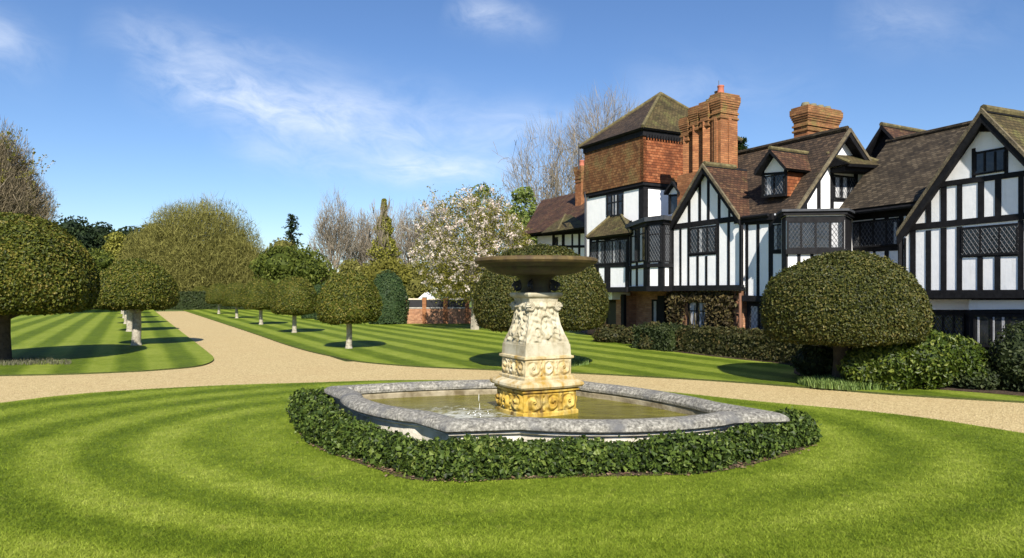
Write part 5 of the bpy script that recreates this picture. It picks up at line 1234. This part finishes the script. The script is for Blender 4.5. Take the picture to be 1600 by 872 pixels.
q0 = r0+m2*3+[0, 0, -2.5]; mb = MB(); slab(mb, [r0, r1, r1+m2*3+[0, 0, -2.8], r0+m2*3+[0, 0, -2.8]], .13); hb(mb, 'wing_roof', 'roofgrey', True)
mb = MB(); ridge(mb, r0+[0, 0, .03], r1+[0, 0, .03], .09); hb(mb, 'ridge_tiles', 'roofgrey', True)
mb = MB(); mb.tubes([e0+[0, 0, -.12]], [e1+[0, 0, -.12]], .055, .055, 8, caps=True); hb(mb, 'gutter', 'timber')
# right gable
mb = MB(); WG.poly(mb, [(1413, 462), (1652, 462), (1652, 302), (1543, 180), (1430, 335), (1413, 372)], -.35, 0); hb(mb, 'gable_wall', 'plaster')
q0, q1 = WG.p(1445, HZ, -.86), WG.p(1651, HZ, -.86); q0[2] = q1[2] = 0
mb = MB(); mb.ext([q0, q1, q1+m2*5, q0+m2*5], [0, 0, 4.25]); hb(mb, 'wing_body', 'plaster')
q2 = WG.p(1543, 182, -.86); qa, qb = q0+[0, 0, 4.25], q1+[0, 0, 4.25]
mb = MB(); mb.ext([qa+m2*4.7, qb+m2*4.7, q2+m2*4.7+[0, 0, -.15]], m2*.25); hb(mb, 'gable_wall', 'plaster')
mb = MB()
WG.beam(mb, 1412, 460, 1652, 459, 13, 0, .18)
WG.beam(mb, 1418, 356, 1652, 333, 10, 0, .028)
WG.beam(mb, 1470, 288.5, 1622, 268, 8.5, 0, .026)
for u0, u1, v0, v1 in [(1447.5, 1455.3, 300, 350), (1470.3, 1479.5, 288, 350), (1495.6, 1503.8, 286, 350), (1528.3, 1538, 280, 348), (1555, 1564.8, 277, 346), (1591.5, 1600, 275, 340), (1618, 1626, 285, 340)]: WG.rect(mb, u0, u1, v0, v1, -.01, .016)
for u0, u1, v0, v1 in [(1413, 1416, 372, 455), (1422.5, 1431, 358, 455), (1447, 1455, 360, 455), (1470.3, 1479.3, 356, 455), (1495.3, 1503.5, 354, 455), (1527.5, 1536, 400, 455), (1554.5, 1563.5, 400, 455), (1591, 1600, 344, 455), (1622, 1630, 344, 455)]: WG.rect(mb, u0, u1, v0, v1, -.01, .018)
WG.beam(mb, 1503, 400, 1592, 398, 4.5, 0, .020)
WG.beam(mb, 1408, 366, 1540, 181, 17, 0, .012); WG.beam(mb, 1543, 181, 1652, 297, 17, 0, .010)  # wide black bands standing in for the overhang's shadow below the verge
WG.poly(mb, [(1540, 182), (1546, 182), (1560, 206), (1528, 206)], 0, .014)
WG.rect(mb, 1519, 1524.5, 232, 280, -.01, .022); WG.rect(mb, 1570, 1575.5, 228, 276, -.01, .022)
hb(mb, 'timber_frame', 'timber')
window(WG, 1523, 1572, 234, 271, 3, None, 3, lattice=None, off=.003)
window(WG, 1503, 1592, 352, 399, 3, None, 3.2, lattice=.11, off=.003)
VW = plane_c(17.93, 24.0)
pk3, l3, r3 = VW.p(1536.5, 171), VW.p(1404, 364), VW.p(1664, 301)
mb = MB(); slab(mb, [pk3, r3, r3+m2*6, pk3+m2*6], .14); hb(mb, 'gable_roof', 'roofmoss', True)
mb = MB(); slab(mb, [l3, pk3, pk3+m2*6, l3+m2*2.2], .14); hb(mb, 'gable_roof', 'roof', True)
barge(pk3, l3, WG.n, .24, .07); barge(pk3, r3, WG.n, .24, .07)
mb = MB(); ridge(mb, pk3+[0, 0, .03], pk3+m2*5+[0, 0, .03], .1); hb(mb, 'ridge_tiles', 'lichen')
mb = MB(); p = WG.p(1410, 372, .1); q = p.copy(); q[2] = 2.1; mb.tubes([p], [q], .05, .05, 6); hb(mb, 'drainpipe', 'timber')
# ground floor of the right gable
GR = plane_c(18.55, 24.0)
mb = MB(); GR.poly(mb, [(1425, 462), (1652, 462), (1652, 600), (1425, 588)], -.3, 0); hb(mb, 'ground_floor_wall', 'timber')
mb = MB(); GR.poly(mb, [(1440, 468), (1518, 468), (1518, 484), (1440, 484)], .0, .010); hb(mb, 'plaster_band', 'plaster')
window(GR, 1458, 1508, 490, 527, 3, None, 3, lattice=.12, off=.01)
WB = plane_c(18.2, 24.0)
mb = MB(); WB.poly(mb, [(1514, 469), (1640, 469), (1640, 484), (1514, 484)], -.6, 0); bw2 = hb(mb, 'bay_band', 'plaster')
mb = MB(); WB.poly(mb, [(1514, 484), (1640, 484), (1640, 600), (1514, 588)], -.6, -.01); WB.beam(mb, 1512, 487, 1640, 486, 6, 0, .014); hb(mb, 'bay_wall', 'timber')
window(WB, 1522, 1606, 491, 544, 3, None, 3.6, lattice=None, curtain=[(1528, 1531), (1552, 1554.5), (1566, 1570)], off=.0)
# dark little gable behind the wing roof and the far roof at the right
SG = plane_c(23.0, 28.5)
mb = MB(); SG.poly(mb, [(1354, 250), (1386, 200), (1412, 228), (1412, 250)], -.2, 0); hb(mb, 'rear_gable_wall', 'timber')
a, l_, r_ = SG.p(1385.5, 196.5, .3), SG.p(1351, 250, .3), SG.p(1420, 232, .3)
mb = MB(); slab(mb, [a, r_, r_+m3*4, a+m3*4], .1); slab(mb, [l_, a, a+m3*4, l_+m3*4], .1); hb(mb, 'rear_gable_roof', 'roofred', True)
mb = MB(); ridge(mb, a+[0, 0, .02], a+m3*3+[0, 0, .02], .08); hb(mb, 'ridge_tiles', 'lichen')
FR = plane_c(23.2, 24.0)
a, b = FR.p(1560, 184), FR.p(1760, 160); a[2] = b[2] = CH+(HZ-180)/F*FR.p(1585, HZ)[1]
mb = MB(); slab(mb, [a, b, b-m2*3+[0, 0, -3], a-m2*3+[0, 0, -3]], .13); slab(mb, [a, b, b+m2*3+[0, 0, -3], a+m2*3+[0, 0, -3]], .13); hb(mb, 'rear_roof', 'roofgrey', True)
# body of the house behind the fronts, so that it is closed from other sides
mb = MB(); mb.box(ctz(20.3, 16.0, 0), ctz(4, 0, 0), ctz(0, 7, 0), [0, 0, 4.4]); hb(mb, 'house_body', 'plaster')
